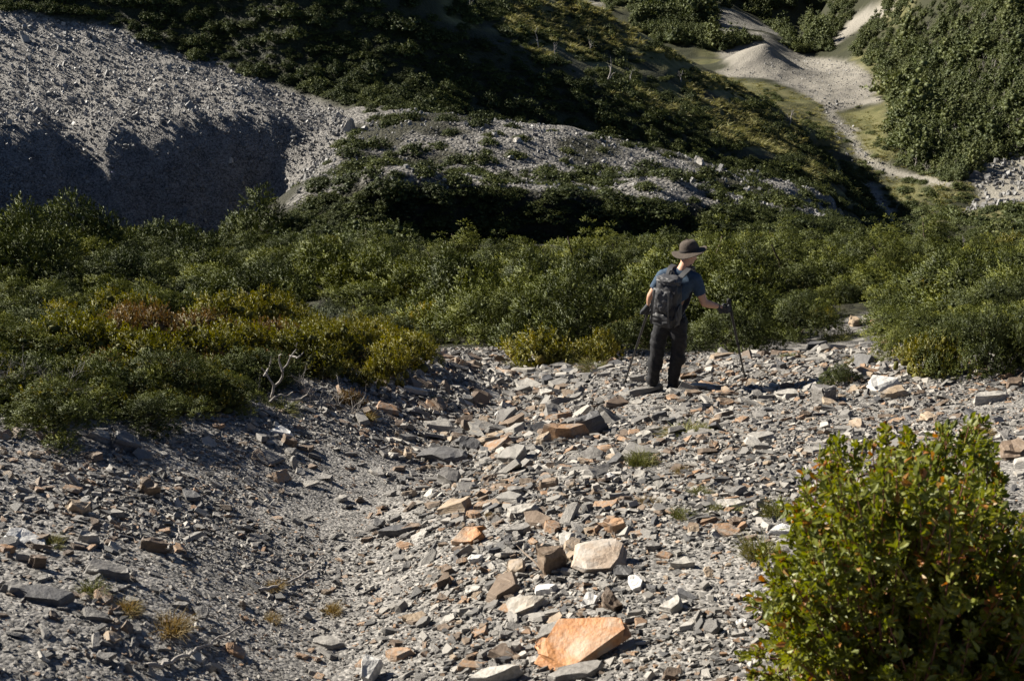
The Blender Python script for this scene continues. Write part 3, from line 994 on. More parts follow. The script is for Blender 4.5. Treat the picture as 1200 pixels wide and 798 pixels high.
def slope_euler(x, y, yaw, jit, e=0.15):
    """euler XYZ of pieces lying on the land: yaw about z then leaned to the slope, with jitter"""
    zx = (ground_z(x + e, y) - ground_z(x - e, y)) / (2 * e)
    zy = (ground_z(x, y + e) - ground_z(x, y - e)) / (2 * e)
    rx = np.arctan(zy) + jit[:, 0]
    ry = -np.arctan(zx) + jit[:, 1]
    # matrix Ry*Rx*Rz -> XYZ euler
    cx, sx, cy, sy, cz, sz = np.cos(rx), np.sin(rx), np.cos(ry), np.sin(ry), np.cos(yaw), np.sin(yaw)
    m00 = cy * cz + sy * sx * sz
    m10 = cx * sz
    m20 = -sy * cz + cy * sx * sz
    m21 = sy * sz + cy * sx * cz
    m22 = cy * cx
    return np.stack([np.arctan2(m21, m22), np.arcsin(np.clip(-m20, -1, 1)), np.arctan2(m10, m00)], 1)


chips = [chip_mesh(500 + k, M_chip) for k in range(16)] + [chip_mesh(540 + k, M_chipw) for k in range(4)]
NG = 300000
ga = rsm.uniform(-0.62, 0.58, NG)
gs = rsm.uniform(math.log(5.6), math.log(19.0), NG)
cy_ = np.exp(gs) - RO
cx_ = ga * np.exp(gs)
cz_ = ground_z(cx_, cy_)
cu, cv, cf = project(np.stack([cx_, cy_, cz_], 1))
keep = cv > edge_v(cu) - 14
nse = fbm(cx_ * 1.1, cy_ * 1.1, 3, 77)
tong = np.exp(-((cu - np.interp(cv, [420, 520, 620, 798], [570, 620, 620, 620])) / 190) ** 2)
coarse = np.clip(0.55 + 0.5 * tong + 0.9 * nse + 0.25 * (cu > 800) + 0.2 * (cu < 160), 0.45, 1.5)
finebed = np.exp(-((cx_ - path_x(cy_)) / 0.45) ** 2)
coarse *= 1 - 0.28 * finebed
csz = rsm.lognormal(math.log(6.6), 0.5, NG) * coarse / FPX * cf
csz = np.clip(csz, 0.006, 0.14)
keep &= rsm.random(NG) < np.clip(0.9 + 0.5 * nse, 0.55, 1)
feet = hit(776, 459)
keep &= ~((np.hypot(cx_ - feet[0], cy_ - feet[1] - 0.05) < 0.32) & (csz > 0.035))
rot = slope_euler(cx_, cy_, rsm.uniform(0, 6.28, NG), rsm.normal(0, 0.3, (NG, 2)))
pk = np.where(rsm.random(NG) < 0.15, rsm.integers(16, 20, NG), rsm.integers(0, 16, NG))
Pg = np.stack([cx_, cy_, cz_ + csz * rsm.uniform(-0.05, 0.12, NG)], 1)
scatter('gravel', Pg[keep], rot[keep], (csz[:, None] * np.stack([np.ones(NG), np.ones(NG), rsm.uniform(0.7, 1.3, NG)], 1))[keep], pk[keep], chips,
        'loose slate chips and grit covering the scree', 'gravel')

# rubble a size up, too many to be told apart
plates = []
for k in range(14):
    rs = np.random.default_rng(360 + k)
    plates.append(rock_mesh('plate', 360 + k, 1.0, rs.uniform(0.5, 0.95), rs.uniform(0.05, 0.16), (M_grey, M_grey, M_dark, M_brown, M_grey, M_ochre, M_pale)[k % 7], n=int(rs.integers(5, 9)), layers=1, detail=1))
tp = stone_spots(4200)
tp = np.concatenate([tp[(tp[:, 3] > 400) & (tp[:, 3] < 860)][:1700], tp[tp[:, 3] <= 400][:420], tp[tp[:, 3] >= 860][:260]])
w = rsm.lognormal(math.log(17.5), 0.38, len(tp)) / FPX * tp[:, 5]
rot = slope_euler(tp[:, 0], tp[:, 1], rsm.uniform(0, 6.28, len(tp)), rsm.normal(0.1, 0.3, (len(tp), 2)))
scatter('slate_rubble', tp[:, :3] + np.stack([0 * w, 0 * w, 0.03 * w], 1), rot, np.repeat(w[:, None], 3, 1), rsm.integers(0, 14, len(tp)), plates,
        'thin slate plates overlapping along the rubble tongue', 'rubble')
ms = stone_spots(2000)
ms = np.array(ms)
w = rsm.lognormal(math.log(11), 0.34, len(ms)) / FPX * ms[:, 5]
rot = slope_euler(ms[:, 0], ms[:, 1], rsm.uniform(0, 6.28, len(ms)), rsm.normal(0.03, 0.24, (len(ms), 2)))
pick = rsm.integers(0, len(shapes), len(ms))
scatter('rubble', ms[:, :3] + np.stack([0 * w, 0 * w, 0.04 * w], 1), rot, np.repeat(w[:, None], 3, 1), pick, shapes, 'small slate rubble strewn between the larger stones', 'rubble')


def land_points(n, u0, u1, v_poly, y0, y1, rs):
    """random land points whose picture lies in a polygon, even over the picture"""
    a = rs.uniform((u0 - 600) / FPX * (1.25 if u0 < 600 else 0.9), (u1 - 600) / FPX * (1.25 if u1 > 600 else 0.9), n)
    y = np.exp(rs.uniform(math.log(y0), math.log(y1), n))
    x = a * y
    z = ground_z(x, y)
    P = np.stack([x, y, z], 1)
    U, V, F = project(P)
    k = inpoly(U, V, v_poly)
    return P[k], U[k], V[k], F[k]


stones_far = [chip_mesh(700 + k, M_farrock, 0.3, 0.75) for k in range(8)]


def stone_field(name, n, u0, u1, poly, y0, y1, px, spread, label, cat, seed, shapes_=None):
    rs = np.random.default_rng(seed)
    P, U, V, F = land_points(n, u0, u1, poly, y0, y1, rs)
    s = rs.lognormal(math.log(px), spread, len(P)) / FPX * F
    rot = rs.normal(0, 0.35, (len(P), 3))
    rot[:, 2] = rs.uniform(0, 6.28, len(P))
    scatter(name, P, rot, np.repeat(s[:, None], 3, 1), rs.integers(0, len(shapes_ or stones_far), len(P)), shapes_ or stones_far, label, cat)


stone_field('scree_rubble', 60000, -60, 420, SCREE, 92, 172, 1.45, 0.6, 'grey rubble covering the bare scree slope', 'rubble', 61)
SPUR = [(335, 240), (430, 135), (520, 125), (660, 150), (820, 185), (1000, 235), (960, 262), (800, 245), (600, 230), (420, 225)]
stone_field('spur_rubble', 9000, 330, 1010, SPUR, 70, 128, 2.4, 0.5, 'small stones strewn over the gravel spur', 'rubble', 62)
stone_field('talus', 5200, 1110, 1320, TALUS, 180, 300, 4.0, 0.4, 'pale boulder field below the far wood', 'boulders', 63)
stone_field('stream_stones', 9000, 940, 1130, BEDS['stream'] + BEDS['lower'][::-1], 185, 350, 1.6, 0.45, 'pale stones of the stream bed', 'stones', 64)
stone_field('basin_gravel', 9000, 820, 1060, BEDS['fan'], 330, 520, 1.0, 0.4, 'grit and stones of the pale gravel basin', 'gravel', 65)
# ------------------------------------------------------------------ plants
M_jun = mat_leaf('juniper_needles', [(0.010, 0.014, 0.003), (0.031, 0.039, 0.006), (0.080, 0.090, 0.011), (0.185, 0.180, 0.024)], trans=0.1)  # wide ramp: bright end imitates sunlit tops, dark end shaded gaps
M_dark_leaf = mat_leaf('dark_needles', [(0.009, 0.013, 0.004), (0.022, 0.030, 0.006), (0.050, 0.060, 0.010), (0.095, 0.100, 0.017)], trans=0.08)  # needle colour lowered to stand in for shaded foliage
M_heath = mat_leaf('heath_leaves', [(0.035, 0.038, 0.007), (0.080, 0.078, 0.010), (0.135, 0.118, 0.015), (0.19, 0.13, 0.022)], trans=0.25)
M_autumn = mat_leaf('autumn_leaves', [(0.040, 0.042, 0.012), (0.075, 0.058, 0.016), (0.10, 0.052, 0.02), (0.085, 0.080, 0.018)], trans=0.25)
M_grass = mat_leaf('grass_blades', [(0.05, 0.058, 0.014), (0.085, 0.09, 0.022), (0.13, 0.12, 0.035), (0.17, 0.14, 0.06)], trans=0.25)
M_dry = mat_leaf('dry_blades', [(0.08, 0.06, 0.025), (0.15, 0.10, 0.04), (0.20, 0.14, 0.05), (0.12, 0.12, 0.03)], trans=0.3)
M_far_leaf = mat_leaf('far_needles', [(0.022, 0.030, 0.010), (0.042, 0.054, 0.015), (0.070, 0.080, 0.022), (0.11, 0.112, 0.035)], trans=0.15, nscale=0.6)
M_silver = mat_leaf('silver_leaves', [(0.06, 0.07, 0.04), (0.10, 0.11, 0.07), (0.15, 0.16, 0.10)], trans=0.15)
M_berb = mat_leaf('barberry_leaves', [(0.028, 0.042, 0.005), (0.072, 0.088, 0.010), (0.135, 0.145, 0.015), (0.22, 0.20, 0.024)], trans=0.42, gloss=0.03, rough=0.5)
M_berb_red = mat_leaf('barberry_red_leaves', [(0.22, 0.16, 0.02), (0.24, 0.10, 0.02), (0.20, 0.045, 0.02)], trans=0.4, gloss=0.03, rough=0.5)
M_wood = mat_plain('brown_bark', (0.075, 0.055, 0.04), rough=0.9, bump=0.6, bscale=30)
M_redtwig = mat_plain('red_twig', (0.11, 0.045, 0.028), rough=0.7, bscale=30)
M_bleach = mat_plain('bleached_wood', (0.24, 0.22, 0.20), rough=0.8, bump=0.6, bscale=25, var=0.35)


def blades(rs, nb, length, width, spread, curve=0.0):
    """a sprig along +z of unit length: diamond blades set round the axis"""
    V = []
    for i in range(nb):
        t = (i + rs.random()) / nb
        az = i * 2.4 + rs.uniform(-0.4, 0.4)
        ang = spread * (1.1 - 0.75 * t) * rs.uniform(0.7, 1.25)
        L_ = length * (1.05 - 0.55 * t) * rs.uniform(0.75, 1.2)
        base = np.array([0, 0, t * 0.8])
        d = np.array([math.cos(az) * math.sin(ang), math.sin(az) * math.sin(ang), math.cos(ang)])
        side = np.cross(d, rs.normal(0, 1, 3))
        side /= np.linalg.norm(side)
        wv = side * width * rs.uniform(0.7, 1.2)
        V += [base, base + d * L_ * 0.45 + wv, base + d * L_, base + d * L_ * 0.5 - wv]
    return np.array(V)


def orient(n, rs):
    """rotation matrices taking +z to the directions n, random roll"""
    n = n / np.linalg.norm(n, axis=1)[:, None]
    h = rs.normal(0, 1, n.shape)
    x = np.cross(h, n)
    x /= np.linalg.norm(x, axis=1)[:, None]
    y = np.cross(n, x)
    return np.stack([x, y, n], -1)


def crown(seed, lobes, n, sl, nb=11, bl=0.42, bw=0.06, spread=0.8, up=0.55, inner=0.28, core=0.74):
    """foliage on the outsides of lobes; returns verts, quads"""
    rs = np.random.default_rng(seed)
    lobes = np.array(lobes, float)
    area = lobes[:, 3] ** 2
    which = rs.choice(len(lobes), n, p=area / area.sum())
    d = rs.normal(0, 1, (n, 3))
    d[:, 2] = np.where(d[:, 2] < -0.15, -d[:, 2] * 0.7, d[:, 2])
    d /= np.linalg.norm(d, axis=1)[:, None]
    rad = lobes[which, 3] * np.where(rs.random(n) < inner, rs.uniform(0.45, 0.85, n), rs.uniform(0.85, 1.05, n))
    flat = lobes[which, 4]
    P = lobes[which, :3] + d * rad[:, None] * np.stack([np.ones(n), np.ones(n), flat], 1)
    P[:, 2] = np.maximum(P[:, 2], 0.02)
    ax = d * (1 - up * 0.5) + np.array([0, 0, up]) + rs.normal(0, 0.22, (n, 3))
    M = orient(ax, rs)
    tv = np.stack([blades(rs, nb, bl, bw, spread) for _ in range(6)])[rs.integers(0, 6, n)]
    tf = np.arange(tv.shape[1]).reshape(-1, 4)
    s = sl * rs.uniform(0.65, 1.3, n)
    V = np.einsum('nij,nkj->nki', M, tv) * s[:, None, None] + P[:, None, :]
    F = (tf[None] + (np.arange(n) * tv.shape[1])[:, None, None]).reshape(-1, 4)
    # turn every blade outwards and let it take the rounding of its clump
    ctr = np.repeat(lobes[which, :3][:, None, :], tv.shape[1], 1).reshape(-1, 3)
    V = V.reshape(-1, 3)
    q4 = V[F]
    gn = np.cross(q4[:, 2] - q4[:, 0], q4[:, 3] - q4[:, 1])
    gn /= np.maximum(np.linalg.norm(gn, axis=1), 1e-12)[:, None]
    od = q4.mean(1) - ctr[F[:, 0]]
    od /= np.maximum(np.linalg.norm(od, axis=1), 1e-9)[:, None]
    flip = (gn * od).sum(1) < 0
    F[flip] = F[flip][:, ::-1]
    gn[flip] *= -1
    nv = 0.65 * od + 0.45 * gn
    NV = np.zeros_like(V)
    NV[F] = nv[:, None, :]
    # solid core added in every clump to block light and round its shading
    cv, cf = [], []
    ring, seg = 4, 6
    for (cx, cy, cz, r, fl) in lobes:
        b = len(cv)
        for i in range(ring + 1):
            t = math.pi * i / ring
            for j in range(seg):
                a = 6.283 * (j + 0.5 * (i % 2)) / seg
                q = core * r * rs.uniform(0.75, 1.2)
                cv.append((cx + q * math.sin(t) * math.cos(a), cy + q * math.sin(t) * math.sin(a), max(cz + q * fl * math.cos(t), 0.0)))
        cf += [(b + i * seg + j, b + (i + 1) * seg + j, b + (i + 1) * seg + (j + 1) % seg, b + i * seg + (j + 1) % seg) for i in range(ring) for j in range(seg)]
    cv, cf = np.array(cv), np.array(cf)
    cn = cv - np.repeat(lobes[:, :3], (ring + 1) * seg, 0)
    VV, FF = merge([(V, F), (cv, cf)])
    NN = np.concatenate([NV, cn])
    NN /= np.maximum(np.linalg.norm(NN, axis=1), 1e-9)[:, None]
    return VV, FF, NN


def dome_lobes(rs, k, R_=1.0, h=0.75, small=(0.13, 0.25)):
    """a low core and many plume-like clumps over an uneven dome"""
    L_ = [(0, 0, h * 0.22, 0.42, 0.8)]
    ph = rs.uniform(0, 6.28, 3)
    for i in range(k):
        a = i * 2.39996 + rs.uniform(-0.3, 0.3)
        q = math.sqrt((i + 0.5) / k)
        edge = R_ * (0.85 + 0.16 * math.sin(2 * a + ph[0]) + 0.12 * math.sin(3 * a + ph[1]))
        top = h * (1 - 0.72 * q * q) * (1 + 0.22 * math.sin(3 * a + 4 * q + ph[2])) * rs.uniform(0.72, 1.12)
        r = rs.uniform(*small)
        L_.append((q * edge * math.cos(a), q * edge * math.sin(a), max(top - r, 0.06), r, rs.uniform(0.8, 1.15)))
    return L_


def cone_lobes(rs, tiers=6, h=2.2):
    L_ = []
    for t in range(tiers):
        f = t / (tiers - 1)
        r = (1 - f) ** 0.8 * 0.62 + 0.06
        z = h * (0.16 + 0.78 * f)
        m = max(1, int(5 * (1 - f) + 1))
        for i in range(m):
            a = i * 6.283 / m + t * 1.1 + rs.uniform(-0.4, 0.4)
            L_.append((r * 0.75 * math.cos(a) * rs.uniform(0.7, 1.15), r * 0.75 * math.sin(a), z + rs.uniform(-0.12, 0.12), (0.20 + 0.22 * (1 - f)) * rs.uniform(0.8, 1.15), 0.65))
    return L_


def tube(pts_, rad, sides=5):
    """tapered tube through points; returns verts, quads"""
    pts_ = np.array(pts_, float)
    n = len(pts_)
    tan = np.gradient(pts_, axis=0)
    tan /= np.maximum(np.linalg.norm(tan, axis=1), 1e-9)[:, None]
    ref = np.array([0.31, 0.47, 0.83])
    x = np.cross(tan, ref)
    x /= np.linalg.norm(x, axis=1)[:, None]
    y = np.cross(tan, x)
    an = np.arange(sides) * 2 * math.pi / sides
    V = pts_[:, None, :] + np.array(rad)[:, None, None] * (np.cos(an)[None, :, None] * x[:, None, :] + np.sin(an)[None, :, None] * y[:, None, :])
    V = V.reshape(-1, 3)
    i = np.arange(n - 1)[:, None] * sides
    j = np.arange(sides)[None, :]
    F = np.stack([i + j, i + (j + 1) % sides, i + sides + (j + 1) % sides, i + sides + j], -1).reshape(-1, 4)
    return V, F


def merge(parts_):
    Vs, Fs, off = [], [], 0
    for V, F in parts_:
        Vs.append(V)
        Fs.append(F + off)
        off += len(V)
    return np.concatenate(Vs), np.concatenate(Fs)


def branchwork(rs, length, rad, depth, start=(0, 0, 0), d=(0, 0, 1), bend=0.35, kids=(2, 4), seg=6, upw=0.08, shrink=0.62):
    """recursive crooked branches"""
    out = []
    p = np.array(start, float)
    d = np.array(d, float)
    d /= np.linalg.norm(d)
    ps, rs_ = [p.copy()], [rad]
    for i in range(seg):
        d = d + rs.normal(0, bend * 0.5, 3) + np.array([0, 0, upw])
        d /= np.linalg.norm(d)
        p = p + d * length / seg
        ps.append(p.copy())
        rs_.append(rad * (1 - 0.75 * (i + 1) / seg))
    out.append(tube(ps, rs_, 5 if depth > 0 else 4))
    if depth > 0:
        for _ in range(int(rs.integers(*kids))):
            i = int(rs.integers(1, seg + 1))
            dd = (ps[i] - ps[i - 1])
            dd = dd / np.linalg.norm(dd) + rs.normal(0, 0.65, 3)
            out += branchwork(rs, length * shrink * rs.uniform(0.7, 1.15), rs_[i] * 0.8, depth - 1, ps[i], dd, bend, kids, max(3, seg - 1), upw, shrink)
    return out


def stems_mesh(name, seed, h, n, rad, mat, spread=0.5, depth=1):
    rs = np.random.default_rng(seed)
    parts_ = []
    for _ in range(n):
        d = np.array([rs.normal(0, spread), rs.normal(0, spread), 1.0])
        parts_ += branchwork(rs, h, rad, depth, (0, 0, -0.05), d, 0.3, (1, 3), 5)
    V, F = merge(parts_)
    return fast_mesh(name, V, F, mat, smooth=True)


# ---- shared shapes
def jun_mesh(k, mat, kind='dome', n=1750, sl=0.125, nb=10, bl=0.48, bw=0.06, up=0.12, core=0.22):
    rs = np.random.default_rng(1000 + k)
    L_ = dome_lobes(rs, int(rs.integers(26, 38))) if kind == 'dome' else cone_lobes(rs)
    V, F, NN = crown(1100 + k, L_, n, sl, nb=nb, bl=bl, bw=bw, up=up, core=core)
    me = fast_mesh('crown', V, F, mat, smooth=True)
    me.normals_split_custom_set_from_vertices(NN.tolist())
    return me


JUN = [jun_mesh(k, M_jun) for k in range(6)]
FINE = [jun_mesh(3 + k, M_jun, n=4200, sl=0.085, nb=8, bl=0.5, bw=0.06, up=0.1) for k in range(4)]
DRK = [jun_mesh(10 + k, M_dark_leaf) for k in range(4)]
CON = [jun_mesh(20 + k, M_jun, 'cone', n=1800, sl=0.14) for k in range(3)]
HEA = [jun_mesh(30 + k, M_heath, n=420, sl=0.30, nb=9, bl=0.34, bw=0.05, up=1.0, core=0.6) for k in range(3)]
AUT = [jun_mesh(40 + k, M_autumn, n=420, sl=0.30, nb=9, bl=0.34, bw=0.05, up=1.0, core=0.6) for k in range(2)]
SIL = [jun_mesh(50, M_silver, n=1500, sl=0.07, nb=8, bl=0.5, bw=0.08, up=0.1)]
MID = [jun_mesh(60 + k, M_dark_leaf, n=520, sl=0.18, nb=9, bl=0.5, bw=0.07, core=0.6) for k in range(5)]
FAR = [jun_mesh(70 + k, M_far_leaf, n=190, sl=0.28, nb=6, bl=0.55, bw=0.12, core=0.66) for k in range(4)] + [jun_mesh(80 + k, M_far_leaf, 'cone', n=190, sl=0.26, nb=6, bl=0.55, bw=0.12, core=0.66) for k in range(3)]
STEM = [stems_mesh('stem', 90 + k, 0.42, 6, 0.03, M_wood) for k in range(3)]
CSTEM = [stems_mesh('trunk', 95, 1.7, 1, 0.07, M_wood, 0.02, 0)]


def plant(name, crown_me, stem_me, x, y, s, sz, yaw, label, cat, group, part='foliage', stem='stem', lean=(0, 0)):
    o = link(name, None, loc=(x, y, gz(x, y) - 0.03 * s), rot=(lean[0], lean[1], yaw), scale=(s, s, s * sz))
    tag(o, label, cat, group)
    link(part, crown_me, o)
    if stem_me is not None:
        link(stem, stem_me, o)
    return o


rp_ = np.random.default_rng(2024)
taken = []


def poly_place(n_try, y0, y1, spacing, allow, rs=rp_):
    """dart throwing over the land with spacing growing with distance; nearest first"""
    y = np.exp(rs.uniform(math.log(y0), math.log(y1), n_try))
    x = rs.uniform(-0.66, 0.62, n_try) * (y + 1)
    z = ground_z(x, y)
    U, V, F = project(np.stack([x, y, z], 1))
    ok = allow(U, V, y)
    out = []
    for i in np.flatnonzero(ok):
        sp = spacing(y[i])
        good = True
        for (a, b, c) in taken:
            if abs(a - x[i]) < sp and abs(b - y[i]) < sp and math.hypot(a - x[i], b - y[i]) < 0.5 * (sp + c):
                good = False
                break
        if good:
            taken.append((x[i], y[i], sp))
            out.append((x[i], y[i], z[i], U[i], V[i], F[i], sp))
    return out


# ---- hand-placed shrubs that stand out: (u, v of foot, width px, height/width, shapes, label)
SHRUBS = [
    ('juniper_shrub', 984, 450, 46, 0.62, FINE, 'small bright juniper growing alone on the gravel above the squared grey block'),
    ('barberry_bush', 1090, 440, 78, 0.75, HEA, 'round olive bush with reddish leaves at the scree edge right of the gap'),
    ('cushion_shrub', 386, 396, 92, 0.55, SIL, 'smooth silvery grey cushion shrub in the green belt'),
    ('juniper_shrub', 1150, 436, 130, 0.78, FINE, 'largest juniper of the right scree edge, dense and rounded'),
    ('juniper_shrub', 1225, 430, 120, 0.8, FINE, 'juniper cut off by the right picture edge above the scree'),
    ('juniper_shrub', 1050, 420, 60, 0.65, FINE, 'juniper right beside the gap in the shrub belt'),
    ('conifer', 838, 342, 80, 1.0, CON, 'tall pale green conifer rising behind the hiker raised arm'),
    ('conifer', 878, 345, 74, 0.95, CON, 'second tall conifer, right of the one behind the hiker'),
    ('conifer', 915, 330, 76, 0.9, CON, 'shadowed conifer beside a dark hollow, third from the hiker'),
    ('conifer', 1010, 320, 66, 0.9, CON, 'conifer with a pale trunk near the gravel gully'),
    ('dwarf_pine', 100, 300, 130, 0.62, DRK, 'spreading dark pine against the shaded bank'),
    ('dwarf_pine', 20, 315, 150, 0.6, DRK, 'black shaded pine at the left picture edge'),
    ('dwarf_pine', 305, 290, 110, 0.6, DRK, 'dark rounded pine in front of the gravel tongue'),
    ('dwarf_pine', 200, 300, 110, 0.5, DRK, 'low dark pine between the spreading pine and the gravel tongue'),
    ('low_bush', 640, 428, 100, 0.45, HEA, 'low olive bush bulging over the top of the path'),
    ('low_bush', 700, 424, 70, 0.5, HEA, 'low olive bush between the path top and the hiker'),
    ('low_bush', 452, 442, 60, 0.6, HEA, 'small yellowish bush on bare stones at the path top'),
    ('low_bush', 428, 452, 40, 0.55, HEA, 'tiny dark bush in front of the small yellowish bush'),
    ('low_bush', 410, 474, 36, 0.55, AUT, 'small reddish bush at the end of the bleached branches'),
    ('low_bush', 503, 425, 44, 0.5, FINE, 'bright green mat of juniper at the path top'),
    ('juniper_shrub', 860, 412, 130, 0.5, FINE, 'wide pale juniper spreading under the hiker raised arm'),
    ('juniper_shrub', 935, 396, 110, 0.5, FINE, 'wide juniper left of the gap with sunlit top'),
    ('juniper_shrub', 60, 500, 170, 0.34, FINE, 'flat spreading juniper along the scree edge in the left corner'),
    ('juniper_shrub', 175, 498, 130, 0.36, FINE, 'flat juniper reaching over the pale slab at the scree edge'),
    ('juniper_shrub', 255, 470, 110, 0.36, FINE, 'flat juniper ending beside the bleached branches'),
    ('juniper_shrub', 190, 462, 150, 0.36, FINE, 'spreading juniper with dark hollow behind the scree edge'),
    ('juniper_shrub', 20, 476, 120, 0.4, FINE, 'flat juniper at the picture edge in front of the grey thicket'),
    ('juniper_shrub', 110, 466, 120, 0.36, DRK, 'flat juniper right below the grey thicket of bare branches'),
    ('juniper_shrub', 300, 446, 110, 0.35, DRK, 'dark flat juniper behind the bleached branches'),
]
for k, (nm, u, v, wp, hw, shp, lab) in enumerate(SHRUBS):
    P = hit(u, v)
    f = float(project(P[None])[2][0])
    s = wp / FPX * f / 1.9
    h_unit = 1.0 if shp is not CON else 2.15
    sz = hw * 1.9 / h_unit * 1.1
    plant(nm, shp[k % len(shp)], (CSTEM[0] if shp is CON else STEM[k % 3]), P[0], P[1], s, sz, k * 1.3, lab, 'shrub' if shp is not CON else 'conifer',
          'shrubs of the green belt', part='crown' if shp is CON else 'foliage', stem='trunk' if shp is CON else 'stem')
    taken.append((P[0], P[1], s * 1.5))

# ---- autumn heath on the left
HEATH = [(70, 395), (150, 372), (330, 372), (470, 392), (485, 424), (430, 440), (330, 440), (240, 436), (90, 440)]
for (x, y, z, U, V, F, sp) in poly_place(4500, 6, 26, lambda yy: 0.42 + 0.012 * yy, lambda U, V, y: inpoly(U, V, HEATH)):
    red = rp_.random() < (0.4 if (V < 410 and U < 330) else 0.12)
    shp = AUT if red else HEA
    s = sp * rp_.uniform(0.6, 0.85)
    plant('heath_bush', shp[int(rp_.integers(len(shp)))], None, x, y, s, rp_.uniform(0.7, 1.1), rp_.uniform(0, 6.28),
          near_label('rusty red heath bush' if red else 'yellow green heath bush', U, V, LANDMARKS_BELT),
          'bush', 'heath patch')

# ---- the belt of junipers
def belt_allow(U, V, y):
    return (y < np.interp(U, [0, 150, 250, 430, 520, 760, 850, 1000, 1100], [52, 50, 44, 40, 34, 36, 44, 48, 52])) & (V < edge_v(U) - 10) & (U > -60) & (U < 1260) & ~inpoly(U, V, HEATH) & ~((U > 955) & (U < 1072) & (V > 345) & (y < 16)) & ~((U > 975) & (U < 1022) & (V > 262) & (V < 292))


belt = poly_place(10000, 5.5, 52, lambda yy: 0.72 + 0.032 * yy, belt_allow)
belt.sort(key=lambda q: q[1])
print('belt shrubs', len(belt))
for i, (x, y, z, U, V, F, sp) in enumerate(belt):
    dark = U < 420 and (rp_.random() < 0.75 if V < 330 else rp_.random() < 0.3)  # darker leaf colour on the left imitates the shade there
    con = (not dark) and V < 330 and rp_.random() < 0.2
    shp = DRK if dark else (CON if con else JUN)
    if y < 17 and not dark and not con:
        shp = FINE
    s = min(1.35, sp * (rp_.uniform(0.95, 1.3) if rp_.random() < 0.28 else rp_.uniform(0.5, 0.85)))
    if y < 13.5:
        s *= 0.68 if U > 450 else 0.55
    if con:
        s *= 0.75
    size = 'low' if s < 0.75 else ('big' if s > 1.15 else 'mid-sized')
    lab = near_label(f'{size} pointed conifer' if con else f'{size} {"dark" if dark else "bright"} juniper shrub', U, V - 12 * s, LANDMARKS_BELT)
    plant('conifer' if con else 'juniper_shrub', shp[int(rp_.integers(len(shp)))], CSTEM[0] if con else STEM[i % 3], x, y, s, rp_.uniform(0.6, 1.0) * (1.3 if s > 0.9 * sp else 1.0), rp_.uniform(0, 6.28), lab,
          'conifer' if con else 'shrub', 'shrubs of the green belt', part='crown' if con else 'foliage', stem='trunk' if con else 'stem', lean=(0, rp_.normal(0, 0.08)))

# ---- low undergrowth closing the gaps of the belt
rs_u = np.random.default_rng(31)
P, U, V, F = land_points(5200, -80, 1290, [(-80, 520), (-80, 255), (1290, 255), (1290, 436)], 5.5, 56, rs_u)
k = belt_allow(U, V, P[:, 1]) & (V < edge_v(U) - 14)
P = P[k][:480]
s = (0.2 + 0.016 * P[:, 1]) * rs_u.uniform(0.7, 1.3, len(P))
scatter('undergrowth', P - np.array([0, 0, 0.03]), np.stack([0 * s, 0 * s, rs_u.uniform(0, 6.28, len(P))], 1), np.stack([s, s, s * rs_u.uniform(0.6, 1.0, len(P))], 1),
        rs_u.integers(0, len(JUN) + len(DRK) + 1, len(P)), JUN + DRK + HEA[:1], 'low green undergrowth filling gaps between the junipers', 'undergrowth')

P, U, V, F = land_points(2600, -80, 480, [(-80, 395), (470, 395), (470, 430), (300, 452), (220, 478), (-80, 496)], 5.5, 20, rs_u)
P = P[(np.hypot((U - 50) / 70, (V - 440) / 26) > 1)][:420]
s = rs_u.uniform(0.16, 0.34, len(P))
scatter('ground_cover', P - np.array([0, 0, 0.03]), np.stack([0 * s, 0 * s, rs_u.uniform(0, 6.28, len(P))], 1), np.stack([s, s, s * rs_u.uniform(0.5, 0.9, len(P))], 1),
        rs_u.integers(0, 6, len(P)), JUN[:1] + HEA + HEA[:1] + AUT[:1], 'low green ground cover between the heath and the scree edge', 'ground cover')

# ---- bushes of the gravel spur
spur_poly = [(330, 245), (380, 190), (432, 128), (520, 118), (660, 146), (820, 182), (1010, 238), (1000, 285), (860, 285), (600, 290), (420, 275), (330, 262)]


def spur_allow(U, V, y):
    dens = np.interp(V - np.interp(U, [330, 430, 660, 1000], [235, 135, 155, 240]), [0, 30, 60, 130], [0.16, 0.3, 0.95, 1.0])
    dens = np.maximum(dens, np.interp(U, [700, 860, 1000], [0, 0.5, 1.0]))
    return inpoly(U, V, spur_poly) & (rp_.random(len(U)) < dens)


for i, (x, y, z, U, V, F, sp) in enumerate(poly_place(3200, 58, 128, lambda yy: 1.7, spur_allow)):
    s = rp_.uniform(0.6, 1.5)
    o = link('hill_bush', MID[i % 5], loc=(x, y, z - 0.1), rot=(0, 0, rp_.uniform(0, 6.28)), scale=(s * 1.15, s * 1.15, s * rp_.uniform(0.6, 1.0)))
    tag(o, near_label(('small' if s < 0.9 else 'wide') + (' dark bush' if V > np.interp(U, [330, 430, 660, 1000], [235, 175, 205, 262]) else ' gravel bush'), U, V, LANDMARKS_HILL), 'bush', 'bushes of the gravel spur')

# ---- scrub closing the foot of the spur
brush_later = [('spur_undergrowth', 5200, 330, 1030, [(325, 262), (400, 222), (600, 222), (800, 240), (1010, 262), (1010, 300), (325, 310)], 54, 100, 0.7, 0.4)]

